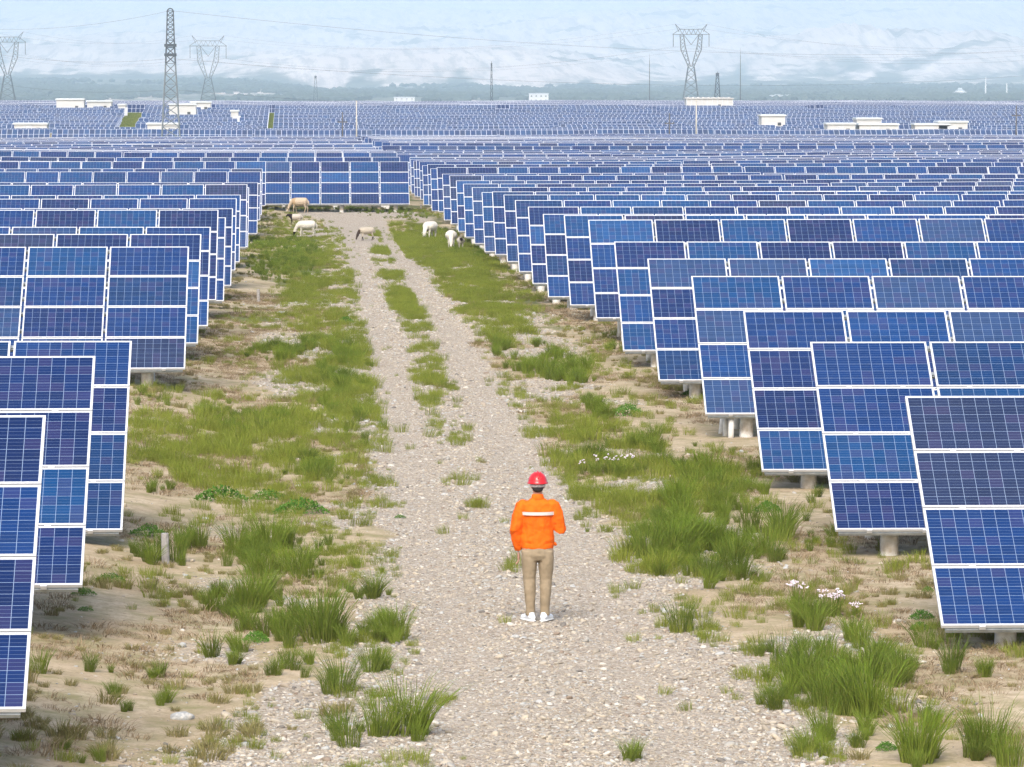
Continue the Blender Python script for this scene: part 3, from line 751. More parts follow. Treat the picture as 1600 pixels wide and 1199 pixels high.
M_stone = varied('stone_grey', (.42,.42,.40), .9, 0, .3, 4, .5, .3, dirt=(.6,.56,.5), dscale=2)
M_stone2 = varied('stone_tan', (.55,.45,.30), .9, 0, .2, 4, .5)
for i, (px, py, rpx, m, lb) in enumerate([(284,1125,19,M_stone,"rounded grey boulder half behind dry tufts at bottom left"),(192,792,8,M_stone2,"tan stone lying on sand below the pale rubble strip"),
    (320,812,7,M_stone,"flat bluish stone right of the tan stone"),(805,997,9,M_stone,"flat pale stone on gravel below the person's shoes"),(1325,1010,9,M_stone,"pale stone in tall grass right of the track"),
    (1440,1092,9,M_stone2,"cream stone on sand left of the nearest right array"),(1230,1115,9,M_stone,"flat whitish stone on gravel edge at lower right"),(1390,1138,8,M_stone,"grey stone beside the leafy weed at bottom right"),
    (730,1050,6,M_stone,"small white stone on gravel at bottom middle"),(468,762,9,M_stone,"white flat stone at the edge of the yellow grass"),(440,490,8,M_stone,"grey stone in grass below the farther stake"),(470,508,6,M_stone,"little white stone left of track beyond the tan bank")]):
    g = ground_at(px, py); r = rpx*g.y/F; me = stone_mesh(i+1, .55 if i in (0,1) else .35); me.materials.append(m); o = link('stone', me, None, (g.x, g.y, g.z + r*.12), (0,0,i*1.3)); o.scale = (r, r, r)
    tag(o, lb, 'stone', 'larger stones lying about the track')
# stubs of concrete pipe beside the fourth right row
for i, (px, yt, yb, lean) in enumerate([(1127,651,678,.10),(1134,652,682,-.02),(1142,652,685,.03)]):
    g = ground_at(px, yb); h = (yb-yt)*g.y/F + .12; o = MB().tube([(0,0,-.2),(0,0,h)], [.055,.05], 12).build('concrete_stub', M_conc, None, True)
    o.location = g; o.rotation_euler = (0, lean, 0); tag(o, f"thin pale concrete stub under the array edge right of track, {ordn(i+1)} from left", 'concrete stub', 'concrete stubs clustered under an array')

# ---- vegetation sources (unlinked collections) and scatter
def blade_tuft(seed, n, h, spread, wd, lean, jit=.3):
    r = random.Random(seed); mb = MB()
    for i in range(n):
        a = r.uniform(0, 2*math.pi); rad = spread*math.sqrt(r.random()); bx, by = rad*math.cos(a), rad*math.sin(a)
        hh = h*r.uniform(1-jit*1.6, 1.1); ln = lean*hh*(.25+rad/spread)*r.uniform(.4, 1.3); a2 = a + r.uniform(-.7,.7); dx, dy = math.cos(a2), math.sin(a2)
        ca = r.uniform(0, math.pi); wx, wy = math.cos(ca)*wd/2, math.sin(ca)*wd/2
        p = [(bx,by,-.02),(bx+dx*ln*.22,by+dy*ln*.22,hh*.45),(bx+dx*ln*.6,by+dy*ln*.6,hh*.8),(bx+dx*ln*1.15,by+dy*ln*1.15,hh*(.98 if r.random()<.7 else .86))]
        ws = [1,.9,.6]; vs = []
        for k in range(3): vs += [(p[k][0]-wx*ws[k],p[k][1]-wy*ws[k],p[k][2]),(p[k][0]+wx*ws[k],p[k][1]+wy*ws[k],p[k][2])]
        vs.append(p[3]); mb.add(vs, [(0,1,3,2),(2,3,5,4),(4,5,6)])
    return mb
def grass_mat(name, lo, hi, dry, hmax, dry_amt=.3):
    m = mat(name, hi, .75, 0, .15); t = NT(m); oi = t.n('ShaderNodeObjectInfo'); rnd = oi.outputs['Random']
    sp = t.n('ShaderNodeSeparateXYZ'); t.l(t.coord('Object'), sp.inputs[0]); hz = t.m('DIVIDE', sp.outputs[2], hmax, clamp=True)
    nz = t.noise(t.comb(sp.outputs[0], sp.outputs[1], rnd), 60, 2); big = t.noise(t.geo(), .45, 3)
    c = t.mix(t.ramp(t.m('ADD', t.m('MULTIPLY', big, .65), t.m('MULTIPLY', rnd, .35)), [(.3,(0,0,0)),(.68,(1,1,1))]), lo, hi)
    c = t.mix(t.m('MULTIPLY', t.ramp(nz, [(.5,(0,0,0)),(.7,(1,1,1))]), dry_amt), c, dry)
    c = t.mix(t.m('MULTIPLY', t.m('SUBTRACT', 1, hz), .25), c, dry)
    t.base(c); t.b.inputs['Transmission Weight'].default_value = 0
    t.b.inputs['Subsurface Weight'].default_value = 0
    return m
MG = [grass_mat('grass_tall', (.052,.110,.006), (.118,.200,.012), (.28,.23,.08), .5, .42),
      grass_mat('grass_meadow', (.085,.142,.008), (.170,.230,.018), (.33,.27,.09), .3, .6),
      grass_mat('grass_dry', (.150,.155,.050), (.230,.220,.080), (.33,.24,.12), .16, .75),
      grass_mat('litter', (.17,.125,.07), (.27,.20,.12), (.33,.25,.16), .1, .7)]
SRC = bpy.data.collections.new('tufts'); SRC_N = {}
def src(name, mb_, m):
    me = mb_.mesh(name, m); o = bpy.data.objects.new(name, me); return o
groups = {}
def make_src(key, objs):
    c = bpy.data.collections.new(key)
    for o in objs: c.objects.link(o)
    groups[key] = (c, len(objs))
make_src('src_tall', [src('tall_tuft', blade_tuft(i, 150, [.42,.50,.36,.46,.30][i], [.09,.12,.08,.13,.07][i], .0068, [.5,.62,.7,.45,.6][i]), MG[0]) for i in range(5)])
make_src('src_meadow', [src('meadow_tuft', blade_tuft(20+i, 90, .26, .17, .0062, .5), MG[1]) for i in range(5)])
make_src('src_dry', [src('dry_tuft', blade_tuft(40+i, 120, .15, .12, .007, .8), MG[2]) for i in range(4)])
make_src('src_litter', [src('litter_tuft', blade_tuft(60+i, 30, .05, .16, .009, 3.0, .2), MG[3]) for i in range(4)])
M_peb = mat('pebbles', (.5,.45,.4), .9, 0, .2); t = NT(M_peb); oi = t.n('ShaderNodeObjectInfo')
t.base(t.ramp(oi.outputs['Random'], [(0,(.32,.28,.22)),(.18,(.43,.38,.305)),(.34,(.37,.35,.31)),(.5,(.47,.405,.31)),(.62,(.35,.30,.235)),(.76,(.55,.51,.44)),(.84,(.26,.205,.155)),(.89,(.42,.42,.40)),(.96,(.18,.165,.145))], 'CONSTANT'))
def peb(i):
    v, f = icos(2); r = np.random.default_rng(i+70); v = v*(1+.28*fbm(v[:,0]*1.4+i*3, v[:,1]*1.4+v[:,2], 2))[:,None]*[1, r.uniform(.6,.9), r.uniform(.35,.6)]
    me = bpy.data.meshes.new('pebble'); me.from_pydata(v.tolist(), [], f.tolist()); me.materials.append(M_peb); me.polygons.foreach_set('use_smooth',[True]*len(f)); return bpy.data.objects.new('pebble', me)
make_src('src_pebble', [peb(i) for i in range(6)])
def scatter(name, key, pts, scl, label, cat, tilt=.12):
    """pts Nx3, scl N or Nx3"""
    c, ns = groups[key]; n = len(pts); me = bpy.data.meshes.new(name); me.vertices.add(n); me.vertices.foreach_set('co', np.asarray(pts, np.float32).ravel())
    r = np.random.default_rng(n); rot = np.stack([r.normal(0,tilt,n), r.normal(0,tilt,n), r.uniform(0,6.283,n)], -1).astype(np.float32)
    scl = np.asarray(scl, np.float32); scl = np.repeat(scl[:,None], 3, 1) if scl.ndim == 1 else scl
    a = me.attributes.new('rot', 'FLOAT_VECTOR', 'POINT'); a.data.foreach_set('vector', rot.ravel())
    a = me.attributes.new('scl', 'FLOAT_VECTOR', 'POINT'); a.data.foreach_set('vector', scl.ravel())
    a = me.attributes.new('idx', 'INT', 'POINT'); a.data.foreach_set('value', r.integers(0, ns, n).astype(np.int32))
    o = link(name, me); tag(o, label, cat, None, 'stuff')
    ng = bpy.data.node_groups.new(name, 'GeometryNodeTree'); ng.interface.new_socket('Geometry', in_out='INPUT', socket_type='NodeSocketGeometry'); ng.interface.new_socket('Geometry', in_out='OUTPUT', socket_type='NodeSocketGeometry')
    N = ng.nodes; L = ng.links; gi = N.new('NodeGroupInput'); go = N.new('NodeGroupOutput'); ip = N.new('GeometryNodeInstanceOnPoints'); ci = N.new('GeometryNodeCollectionInfo')
    ci.inputs['Collection'].default_value = c; ci.inputs['Separate Children'].default_value = True; ci.inputs['Reset Children'].default_value = True
    L.new(gi.outputs[0], ip.inputs['Points']); L.new(ci.outputs[0], ip.inputs['Instance']); ip.inputs['Pick Instance'].default_value = True
    for nm, ty, sk in (('rot','FLOAT_VECTOR','Rotation'),('scl','FLOAT_VECTOR','Scale'),('idx','INT','Instance Index')):
        q = N.new('GeometryNodeInputNamedAttribute'); q.data_type = ty; q.inputs['Name'].default_value = nm; L.new(q.outputs[0], ip.inputs[sk])
    L.new(ip.outputs[0], go.inputs[0]); md = o.modifiers.new('scatter', 'NODES'); md.node_group = ng
    return o
# fast photo pixel -> ground (tables of visible ground per column)
_py = np.arange(318, 1320, 1.0); _cols = [-6, -3, -1, 1, 2.5, 4, 6, 9]; _tab = []
_Y = np.arange(36, 330, .05)
for cx in _cols:
    pyY = 140 + F*(HC - gz(np.full_like(_Y, cx), _Y))/(_Y); vis = np.minimum.accumulate(pyY)
    _tab.append(np.interp(_py, vis[::-1], _Y[::-1]))
_tab = np.array(_tab)
def px2g(px, py):
    px = np.asarray(px, float); py = np.clip(np.asarray(py, float), 319, 1318)
    Y = np.interp(py, _py, _tab[4])
    for it in range(2):
        X = (px-500)/F*Y; ci = np.clip(np.interp(X, _cols, range(len(_cols))), 0, len(_cols)-1.001); a = ci.astype(int); f = ci-a; pi = np.clip(py-318, 0, len(_py)-2).astype(int)
        Y = _tab[a, pi]*(1-f) + _tab[a+1, pi]*f
    return (px-500)/F*Y, Y
# patches in photo pixels: cx, cy, rx, ry, tufts per square metre, size, kind (t tall, m meadow, d dry, l litter)
PATCH = [
 (440,352,40,14,6,.8,'m'),(480,368,80,18,9,.9,'m'),(470,398,85,20,11,1,'m'),(450,425,60,16,10,1.1,'t'),(500,430,70,32,13,1.15,'m'),(505,458,72,26,14,1.2,'m'),(440,390,60,18,9,1,'t'),
 (505,503,55,16,9,1,'m'),(530,530,55,26,11,1.2,'m'),(470,556,80,22,8,.9,'t'),(510,580,80,40,10,1.1,'m'),(560,620,58,34,10,1.15,'m'),(545,590,50,30,8,1,'t'),(400,560,70,14,5,.7,'m'),(350,545,40,12,3,.7,'d'),(330,580,60,25,2.5,.8,'d'),
 (290,665,100,22,9,1.1,'m'),(300,700,110,36,11,1.2,'m'),(400,690,120,42,9,1.2,'m'),(380,660,90,20,6,.9,'t'),(480,660,90,30,9,1.1,'m'),(555,680,60,46,5,.9,'m'),(250,725,60,24,12,1.1,'m'),(330,745,60,20,9,1.1,'m'),
 (440,745,110,34,8,1.1,'m'),(510,740,70,24,5,.9,'t'),(570,735,50,40,5,.9,'m'),(250,765,22,8,6,1,'t'),(600,760,20,40,4,.8,'m'),
 (380,868,40,12,7,1.25,'t'),(425,852,30,16,8,1.1,'t'),(440,900,55,16,7,1.2,'t'),(240,868,45,12,8,1.1,'t'),(290,852,28,10,7,1.15,'t'),(330,935,40,8,4,.9,'t'),(385,965,60,18,6,1.3,'t'),(440,990,45,24,9,1.45,'t'),
 (365,1040,45,20,4,1.0,'t'),(520,1000,32,14,9,1.4,'t'),(590,1000,32,16,9,1.4,'t'),(545,905,50,26,4,.9,'m'),(580,860,40,50,4,.9,'m'),(570,920,40,30,4,.9,'t'),(480,1055,40,14,3,1.1,'t'),(530,1080,25,12,3,1.1,'t'),
 (590,1060,20,14,3,1,'t'),(600,1095,30,10,3,.9,'m'),(590,1150,35,14,4,1.2,'t'),(648,1160,24,16,6,1.3,'t'),(520,1170,20,18,4,1.1,'t'),(60,1085,40,20,7,1.1,'d'),(20,1140,60,24,8,1.2,'d'),(130,1165,60,22,7,1.3,'d'),(110,1180,50,14,3,.8,'t'),
 (205,1112,18,6,6,1,'t'),(242,1096,18,6,6,1,'t'),(180,1085,14,5,5,.9,'t'),(252,1055,24,6,6,.9,'t'),(345,1066,34,10,5,1,'d'),(350,1160,60,20,4,1.1,'d'),(310,1150,40,12,4,1,'d'),(330,1190,80,14,5,1.2,'d'),(420,1062,18,8,5,1.1,'t'),(155,1048,20,5,4,.9,'t'),
 (520,1120,40,14,2,.9,'d'),(60,1060,30,10,2,.8,'t'),(440,1170,60,30,1,.8,'m'),(75,1000,70,30,4,1.1,'l'),(130,870,60,20,4,1,'l'),(120,960,60,20,3,1.0,'d'),(240,600,50,20,3,.9,'d'),(230,630,40,10,2,.8,'t'),
 (640,365,50,22,10,1,'m'),(680,392,62,22,12,1.1,'m'),(722,415,60,20,12,1.15,'m'),(735,450,48,28,12,1.2,'m'),(770,478,48,24,12,1.2,'m'),(700,372,45,14,7,.8,'t'),(795,520,45,26,9,1.1,'m'),(760,500,46,22,10,1.1,'m'),(820,455,20,20,4,.9,'m'),
 (630,335,60,8,6,.8,'t'),(740,395,40,10,5,.9,'t'),(720,375,30,12,4,.8,'d'),(800,455,40,20,3,.8,'d'),(850,470,40,10,2,.7,'d'),
 (625,467,27,16,12,1.1,'m'),(652,516,22,13,7,.9,'m'),(678,568,18,15,5,.8,'m'),(592,420,10,8,5,.8,'m'),(700,622,24,22,5,.8,'m'),(712,655,20,26,4.5,.8,'m'),(730,712,22,22,3.5,.8,'m'),(745,790,22,10,3,.8,'m'),(690,600,20,12,3,.7,'d'),(600,360,25,10,5,.8,'m'),
 (780,548,18,10,7,1,'t'),(845,580,60,16,7,1.05,'t'),(890,590,36,14,7,1.1,'t'),(850,550,20,12,6,1,'t'),(870,560,18,10,7,1.1,'t'),(835,640,40,20,4,.9,'m'),(900,615,50,10,3,.8,'d'),(930,640,20,24,6,1.1,'t'),(960,535,50,14,3,.8,'t'),(950,560,40,14,3,.9,'d'),
 (880,680,60,30,7,1.1,'m'),(940,700,90,36,10,1.2,'m'),(1010,725,100,36,10,1.2,'t'),(1060,750,90,36,9,1.2,'m'),(950,760,90,34,9,1.15,'m'),(1030,800,90,36,9,1.2,'m'),(1130,770,70,30,8,1.15,'t'),(1100,820,90,34,8,1.2,'t'),(880,740,26,34,5,1,'m'),
 (1080,865,100,44,10,1.4,'t'),(1180,860,90,34,9,1.3,'t'),(1250,830,60,26,6,1.1,'t'),(1300,865,40,16,6,1.2,'t'),(1000,870,40,40,6,1.2,'m'),(1140,910,100,20,9,1.3,'t'),(1050,905,50,16,7,1.2,'m'),(900,830,16,8,5,1,'t'),(1300,790,26,10,4,1,'t'),(1200,740,40,16,4,.9,'t'),
 (1250,935,50,18,7,1.1,'t'),(1240,975,60,22,9,1.4,'t'),(1290,990,46,24,8,1.4,'t'),(1320,960,50,18,4,1.0,'d'),(1080,985,34,14,5,.9,'m'),(1120,1010,24,12,5,1,'m'),(1180,985,34,14,5,1,'m'),(1200,1030,16,10,5,1.1,'t'),(1080,1000,14,10,4,1,'t'),
 (1345,1010,24,16,8,1.5,'t'),(1400,1060,46,24,9,1.5,'t'),(1260,1065,26,14,6,1.4,'t'),(1310,1090,70,24,6,1.4,'t'),(1190,1075,34,12,4,1.0,'m'),(1205,1112,20,10,7,1.4,'t'),(1330,1130,46,22,8,1.4,'t'),(1390,1110,40,14,5,1.2,'m'),(1350,1170,30,14,7,1.3,'t'),
 (1295,1168,12,8,7,1.2,'t'),(1462,1145,28,14,9,1.3,'t'),(1270,1190,40,10,4,1,'t'),(1450,1205,60,16,6,1.3,'t'),(1560,1205,50,20,8,1.5,'t'),(1490,1062,12,5,6,1,'t'),(1540,1065,10,5,5,1,'t'),(1455,1018,14,6,6,1,'t'),(1500,1000,14,5,4,1,'t'),(985,1190,14,8,5,1.1,'t'),
 (1430,920,40,16,1.5,.8,'d'),(1540,1040,60,16,3,1,'l'),(1380,880,60,14,3,1,'l'),(1500,1100,80,30,.8,.7,'d'),(1100,640,40,16,3,.9,'l'),(1250,760,60,14,3,.9,'l'),(990,590,60,20,2,.8,'d'),(1050,700,60,20,2,.8,'d'),(1130,700,40,20,2,.8,'t'),
 (300,620,90,20,3,.8,'m'),(430,800,60,20,5,.9,'m'),(480,830,70,22,3,.9,'m'),(560,820,60,20,3,.9,'m'),(500,870,60,20,3,.8,'t'),(250,1000,90,40,.9,.7,'d'),(450,1120,90,40,1.0,.8,'d'),(560,1060,40,60,1.6,.8,'m'),(620,960,24,60,1.5,.8,'m'),(560,1150,60,40,1.5,.9,'m'),
 (860,780,20,60,2.5,.8,'m'),(960,860,30,60,2.5,.8,'m'),(1030,960,50,40,2.5,.8,'m'),(1130,1010,70,40,2.2,.8,'m'),(1180,1080,60,60,1.6,.8,'m'),(1260,1120,60,50,1.8,.9,'m'),(1150,870,120,50,5,1,'m'),(1280,930,90,30,4,1,'m'),(1380,940,60,30,2,.8,'d'),(1350,1070,90,50,4,1,'m'),(1440,1080,50,40,1.2,.8,'d'),(780,600,40,40,2,.8,'m'),(820,650,40,60,2.5,.8,'m'),
 (600,560,14,60,3,.8,'m'),(620,640,14,60,2.5,.8,'m'),(1000,660,60,26,3,.8,'m'),(1090,700,50,26,3,.8,'m'),(1160,730,50,26,3,.8,'m'),(1230,790,50,26,3,.9,'m'),
 (370,880,50,18,6,.95,'t'),(420,960,70,30,6,1.05,'t'),(450,870,50,20,4,.8,'m'),(520,900,60,40,3,.8,'m'),(590,870,40,40,4,.8,'m'),(560,980,60,40,3,.7,'m'),(500,1060,80,30,2.5,.7,'m'),(540,1110,70,30,2.5,.7,'m'),(610,1100,60,50,2,.7,'m'),
 (1020,880,50,40,4,.8,'m'),(1090,960,60,30,4,.75,'m'),(1150,1000,60,30,4,.75,'m'),(1200,1060,50,40,3,.8,'m'),(1230,1100,40,30,3,.9,'t'),(1290,1040,80,40,4,1.1,'t'),(930,800,40,40,4,.8,'m'),(540,640,60,60,3,.8,'t'),(420,600,60,14,3,.8,'m'),(350,640,80,14,4,.8,'t'),
 (470,322,80,4,6,.8,'d'),(560,328,80,3,5,.7,'t'),(560,320,90,5,7,1,'l'),(860,820,30,60,1.2,.7,'m'),(640,700,30,120,.8,.6,'m'),(640,1020,40,150,.5,.7,'m'),(980,950,60,60,.7,.6,'m'),(740,680,30,100,1.0,.6,'d'),
]
def sow():
    out = {'t': [], 'm': [], 'd': [], 'l': []}; r = np.random.default_rng(21)
    def add(kind, X, Y, sz):
        out[kind].append((X, Y, sz*np.clip(np.exp(r.normal(-.15, .38, len(X))), .3, 1.7)))
    for (cx, cy, rx, ry, den, size, kind) in PATCH:
        xs, ys_ = px2g([cx-rx, cx+rx, cx, cx], [cy, cy, cy-ry, cy+ry]); area = math.pi/4*abs(xs[1]-xs[0])*abs(ys_[2]-ys_[3])
        fac = dict(t=1.15, m=1.35, d=1.2, l=2.0)[kind] if cy > 500 else dict(t=.8, m=1.0, d=1.0, l=1.2)[kind]
        if cx > 850 and kind == 't' and 680 < cy < 930: size *= .88; fac *= .8
        if 600 < cx < 760 and cy < 800 and kind == 'm': fac *= 3.0
        size = size*(.60 if cy > 500 else .48); n = int(area*den*fac) + 2
        Xc, Yc = (xs[0]+xs[1])/2, (ys_[2]+ys_[3])/2; a, b = abs(xs[1]-xs[0])/2, abs(ys_[2]-ys_[3])/2
        th = r.uniform(0, 6.283, n); q = np.sqrt(r.random(n))*r.uniform(.75, 1.25, n); X = Xc + a*q*np.cos(th); Y = Yc + b*q*np.sin(th)
        big = area > 1.2; k = (fbm(X*1.5+5, Y*.7+9, 4) + r.normal(0, .12, n)) > (-.02 if big else -.5); X, Y = X[k], Y[k]
        add(kind, X, Y, size)
    # general thin cover of sand
    n = 17000; Y = 38 + (262-38)*r.random(n)**.85; X = r.uniform(-7, 10, n); g = gravel_mask(X, Y); k = (fbm(X*.6, Y*.25+4, 3) > .05) & (g < .3) & (r.random(n) < .8)
    add('d', X[k], Y[k], .55)
    k = (fbm(X*.5+40, Y*.2+4, 3) > .12) & (g < .4); add('m', X[k], Y[k], .5)
    n = 30000; Y = 38 + (150-38)*r.random(n); X = r.uniform(-6, 9.5, n); g = gravel_mask(X, Y); k = (g < .35) & (fbm(X*.8+4, Y*.4, 3) > -.05); add('l', X[k], Y[k], .8)
    # broken grass strip between the wheel tracks
    n = 4600; Y = 58 + (235-58)*r.random(n); X = 2.3 + np.clip((Y-60)*.005, 0, .45) + r.normal(0, .24, n); k = (fbm(X*.7+31, Y*.16+3, 4) + r.normal(0,.1,n)) > .10; add('m', X[k], Y[k], .5)
    # small seedlings along the gravel edges
    n = 4200; Y = 39 + 100*r.random(n)**1.3; X = np.where(r.random(n) < .5, r.normal(.1, .7, n), r.normal(4.9, .7, n)); k = fbm(X*1.1+2, Y*.5, 2) > .12; add('m', X[k], Y[k], .4)
    res = {}
    for k, v in out.items():
        X = np.concatenate([a[0] for a in v]); Y = np.concatenate([a[1] for a in v]); S = np.concatenate([a[2] for a in v]); sh = np.clip((Y-60)*.004, 0, .35); wt = (((X > 1.2) & (X < 1.85+sh)) | ((X > 2.75+sh) & (X < 3.75))) & (Y > 57) & (Y < 250); kp = ~wt | (r.random(len(X)) < .06); X, Y, S = X[kp], Y[kp], S[kp]; res[k] = (np.stack([X, Y, gz(X, Y)], -1), S)
    return res
SOW = sow()
for k, key, nm, lb in (('t','src_tall','tall_grass',"tall green tussock grass beside the track"),('m','src_meadow','meadow_grass',"low yellow green grass along both sides of the track"),
                       ('d','src_dry','dry_grass',"short half dry grass tufts on the sand"),('l','src_litter','dry_litter',"brown dead grass and litter on the soil")):
    p, s_ = SOW[k]; print(nm, len(p)); scatter(nm, key, p, s_, lb, 'grass')
# far slope greenery strips
def strip_grass():
    r = np.random.default_rng(5); P_ = []
    for (cf, w0, w1, ya, yb_) in ((lambda Y: 196+(Y-868)*.10, -15, 15, 868, 1070), (lambda Y: 422+(Y-868)*.02, -4, 5, 868, 1070), (lambda Y: 786, -11, 11, 1025, 1068), (lambda Y: 1277, -12, 13, 1025, 1068)):
        n = 2500; Y = r.uniform(ya, yb_, n); X = (cf(Y) + r.uniform(w0, w1, n) - 500)*Y/F
        if ya == 868 and w0 == -15: k = (r.random(n) < .9) & ((X - ((cf(Y)-500)*Y/F)) < r.normal(.1,.9,n)); X, Y = X[k], Y[k]
        P_.append(np.stack([X, Y, gz(X, Y)], -1))
    p = np.concatenate(P_); scatter('slope_grass', 'src_meadow', p, np.full(len(p), 2.2), "green and ochre scrub in the gaps between the far panels", 'grass')
strip_grass()
def pebbles():
    r = np.random.default_rng(8); n = 420000; Y = 39.5 + 175*r.random(n)**1.5; X = r.uniform(-4, 9, n); g = gravel_mask(X, Y); k = r.random(n) < np.where(g > .5, .92, g*.9 + .02)*(1 - .85*sstep(85, 205, Y)); X, Y = X[k], Y[k]
    S = np.clip(np.exp(r.normal(math.log(.0135), .52, len(X)))*(1 - .28*np.exp(-((X-1.5)/.4)**2) - .28*np.exp(-((X-3.4)/.4)**2))*(1 + .6*sstep(80, 180, Y)), .008, .065); p = np.stack([X, Y, gz(X, Y) + S*.12], -1); print('pebbles', len(p))
    scatter('gravel_stones', 'src_pebble', p, S, "loose pale river gravel covering the track", 'gravel', .3)
pebbles()

# leafy weeds and flowers (each a plant of its own)
M_weed = grass_mat('weed_leaf', (.045,.125,.012), (.075,.17,.02), (.10,.19,.03), .2, .1)
def weed_mesh(seed):
    r = random.Random(seed); mb = MB()
    for i in range(520):
        a = r.uniform(0, 6.283); q = math.sqrt(r.random()); z = .16*(1-q*q)*r.uniform(.5,1.1)+.01; c = Vector((.42*q*math.cos(a), .26*q*math.sin(a), z)); d = Vector((r.uniform(-1,1), r.uniform(-1,1), r.uniform(-.2,.8))).normalized(); u = d.orthogonal().normalized(); L, W_ = r.uniform(.03,.06), r.uniform(.008,.016)
        mb.add([c, c+d*L*.5+u*W_, c+d*L, c+d*L*.5-u*W_], [(0,1,2,3)])
    return mb.mesh('leaves', M_weed)
def stem_mesh(seed):
    r = random.Random(seed); mb = MB()
    for i in range(16):
        a = r.uniform(0, 6.283); q = r.uniform(.2,.9); mb.tube([(0,0,-.03),(.2*q*math.cos(a),.13*q*math.sin(a),.06),(.4*q*math.cos(a),.25*q*math.sin(a),.08)], [.005,.004,.002], 4)
    return mb.mesh('stems', MG[0])
WM = [weed_mesh(1), weed_mesh(2)]; SM = stem_mesh(3)
for i, (px, py, rpx, lb) in enumerate([(345,784,44,"wide bright green leafy weed at the edge of the pale rubble strip"),(420,782,30,"bright leafy weed just right of the wide one by the rubble"),(470,804,44,"dark green leafy weed below the meadow near the gravel edge"),
    (172,910,26,"small round leafy weed on bare sand left of the track"),(130,932,22,"flat leafy weed by the second left array's lower edge"),(133,956,14,"tiny leafy weed below the flat one by the left array"),(230,838,34,"leafy weed behind the nearer concrete stake"),
    (625,810,11,"tiny dark leafy weed alone on the gravel, left of the person"),(980,650,34,"round dark green leafy bush right of the track ahead of the person"),(1440,968,26,"leafy weed left of the nearest right array's foot"),(1437,985,22,"leafy weed just below the one by the nearest right array"),
    (1385,1172,24,"dark green leafy weed near the bottom right corner"),(1450,925,14,"tiny leafy weed on sand by the second right array"),(400,1003,30,"dark leafy weed under the tall tussocks left of the track"),(1200,800,30,"low leafy weed on sand among the right meadow"),
    (540,335+170,18,"small leafy weed in grass left of the far track"),(880,452,18,"small leafy weed on the sandy bank by the right arrays"),(1080,620,20,"low leafy weed beside the fifth right array")]):
    g = ground_at(px, py); s_ = rpx*g.y/F/.42; root = thing('leafy_weed', tuple(g), lb, 'weed', 'leafy green weeds on the ground', rz=i*.15-.3); root.scale = (s_, s_*1.1, s_*1.25)
    link('leaves', WM[i % 2], root); link('stems', SM, root)
M_petal = varied('flower_petal', (.82,.72,.80), .8, 0, .1, 30, 0)
def flower_plant(px, py, wpx, hpx, n, label, seed):
    g = ground_at(px, py); W_ = wpx*g.y/F; H_ = hpx*g.y/F; r = random.Random(seed); root = thing('flowering_plant', tuple(g), label, 'flower', 'pale pink flowers right of the track')
    st = MB()
    for i in range(n):
        x = r.uniform(-.5,.5)*W_; y = r.uniform(-.15,.15); z = H_*r.uniform(.75,1.05); st.tube([(x*.4,y*.4,-.03),(x*.8,y,z*.6),(x,y,z)], [.004,.003,.003], 4)
        fb = MB()
        for k in range(5):
            o_ = Vector((r.uniform(-1,1), r.uniform(-1,1), r.uniform(-.5,1)))*.018; fb.ball(Vector((x,y,z))+o_, (.010,.010,.008), 6, 4)
        fb.build('flower_head', M_petal, root, True)
    st.build('stems', MG[0], root); blade_tuft(seed, 40, H_*.8, W_*.4, .01, .4).build('leaves', MG[0], root)
flower_plant(1246, 945, 36, 34, 16, "pale pink flower clump in tall grass right of the track, upper left one", 3)
flower_plant(1296, 965, 44, 40, 26, "densest pale pink flower clump in tall grass right of the track", 4)
flower_plant(1338, 965, 22, 20, 6, "sparse pink flowers right of the densest flower clump", 5)
flower_plant(960, 740, 66, 28, 20, "white flowers in the meadow right of the track, beyond the person", 6)
flower_plant(910, 742, 16, 22, 4, "three or four white flowers just left of the larger white patch", 7)

# ------------------------------------------------------------------ sheep
M_wool = varied('wool', (.66,.62,.54), .95, 0, .12, 14, .6, .1); M_wooltan = varied('wool_tan', (.62,.50,.36), .95, 0, .15, 8, .5, .1)
M_ears = mat('dark_hair', (.03,.022,.02), .9); M_hoof = mat('hoof', (.06,.05,.045), .7)
def two_tone(name, wool, dark, rules):
    """rules: list of (axis, sign, limit) all of which must hold, several groups joined by OR; object coordinates"""
    m = mat(name, wool, .95, 0, .1); t = NT(m); co = t.coord(); sp = t.n('ShaderNodeSeparateXYZ'); t.l(co, sp.inputs[0]); nz = t.m('MULTIPLY', t.m('SUBTRACT', t.noise(co, 9, 3), .5), .08)
    tot = None
    for grp in rules:
        g = None
        for (ax, sg, lim) in grp:
            v = t.m('ADD', sp.outputs[ax], nz); q = t.m('GREATER_THAN' if sg > 0 else 'LESS_THAN', v, lim); g = q if g is None else t.m('MULTIPLY', g, q)
        tot = g if tot is None else t.m('MAXIMUM', tot, g)
    w2 = t.ramp(t.noise(co, 12, 4), [(.3, tuple(c*.85 for c in wool)), (.7, wool)])
    t.base(t.mix(tot, w2, dark)); t.bump(t.noise(co, 18, 4), 1.0, .04); return m
def remesh(o, vox, sm=6, lvl=0):
    md = o.modifiers.new('remesh', 'REMESH'); md.mode = 'VOXEL'; md.voxel_size = vox; md.use_smooth_shade = True
    md = o.modifiers.new('smooth', 'SMOOTH'); md.iterations = sm; md.factor = .5
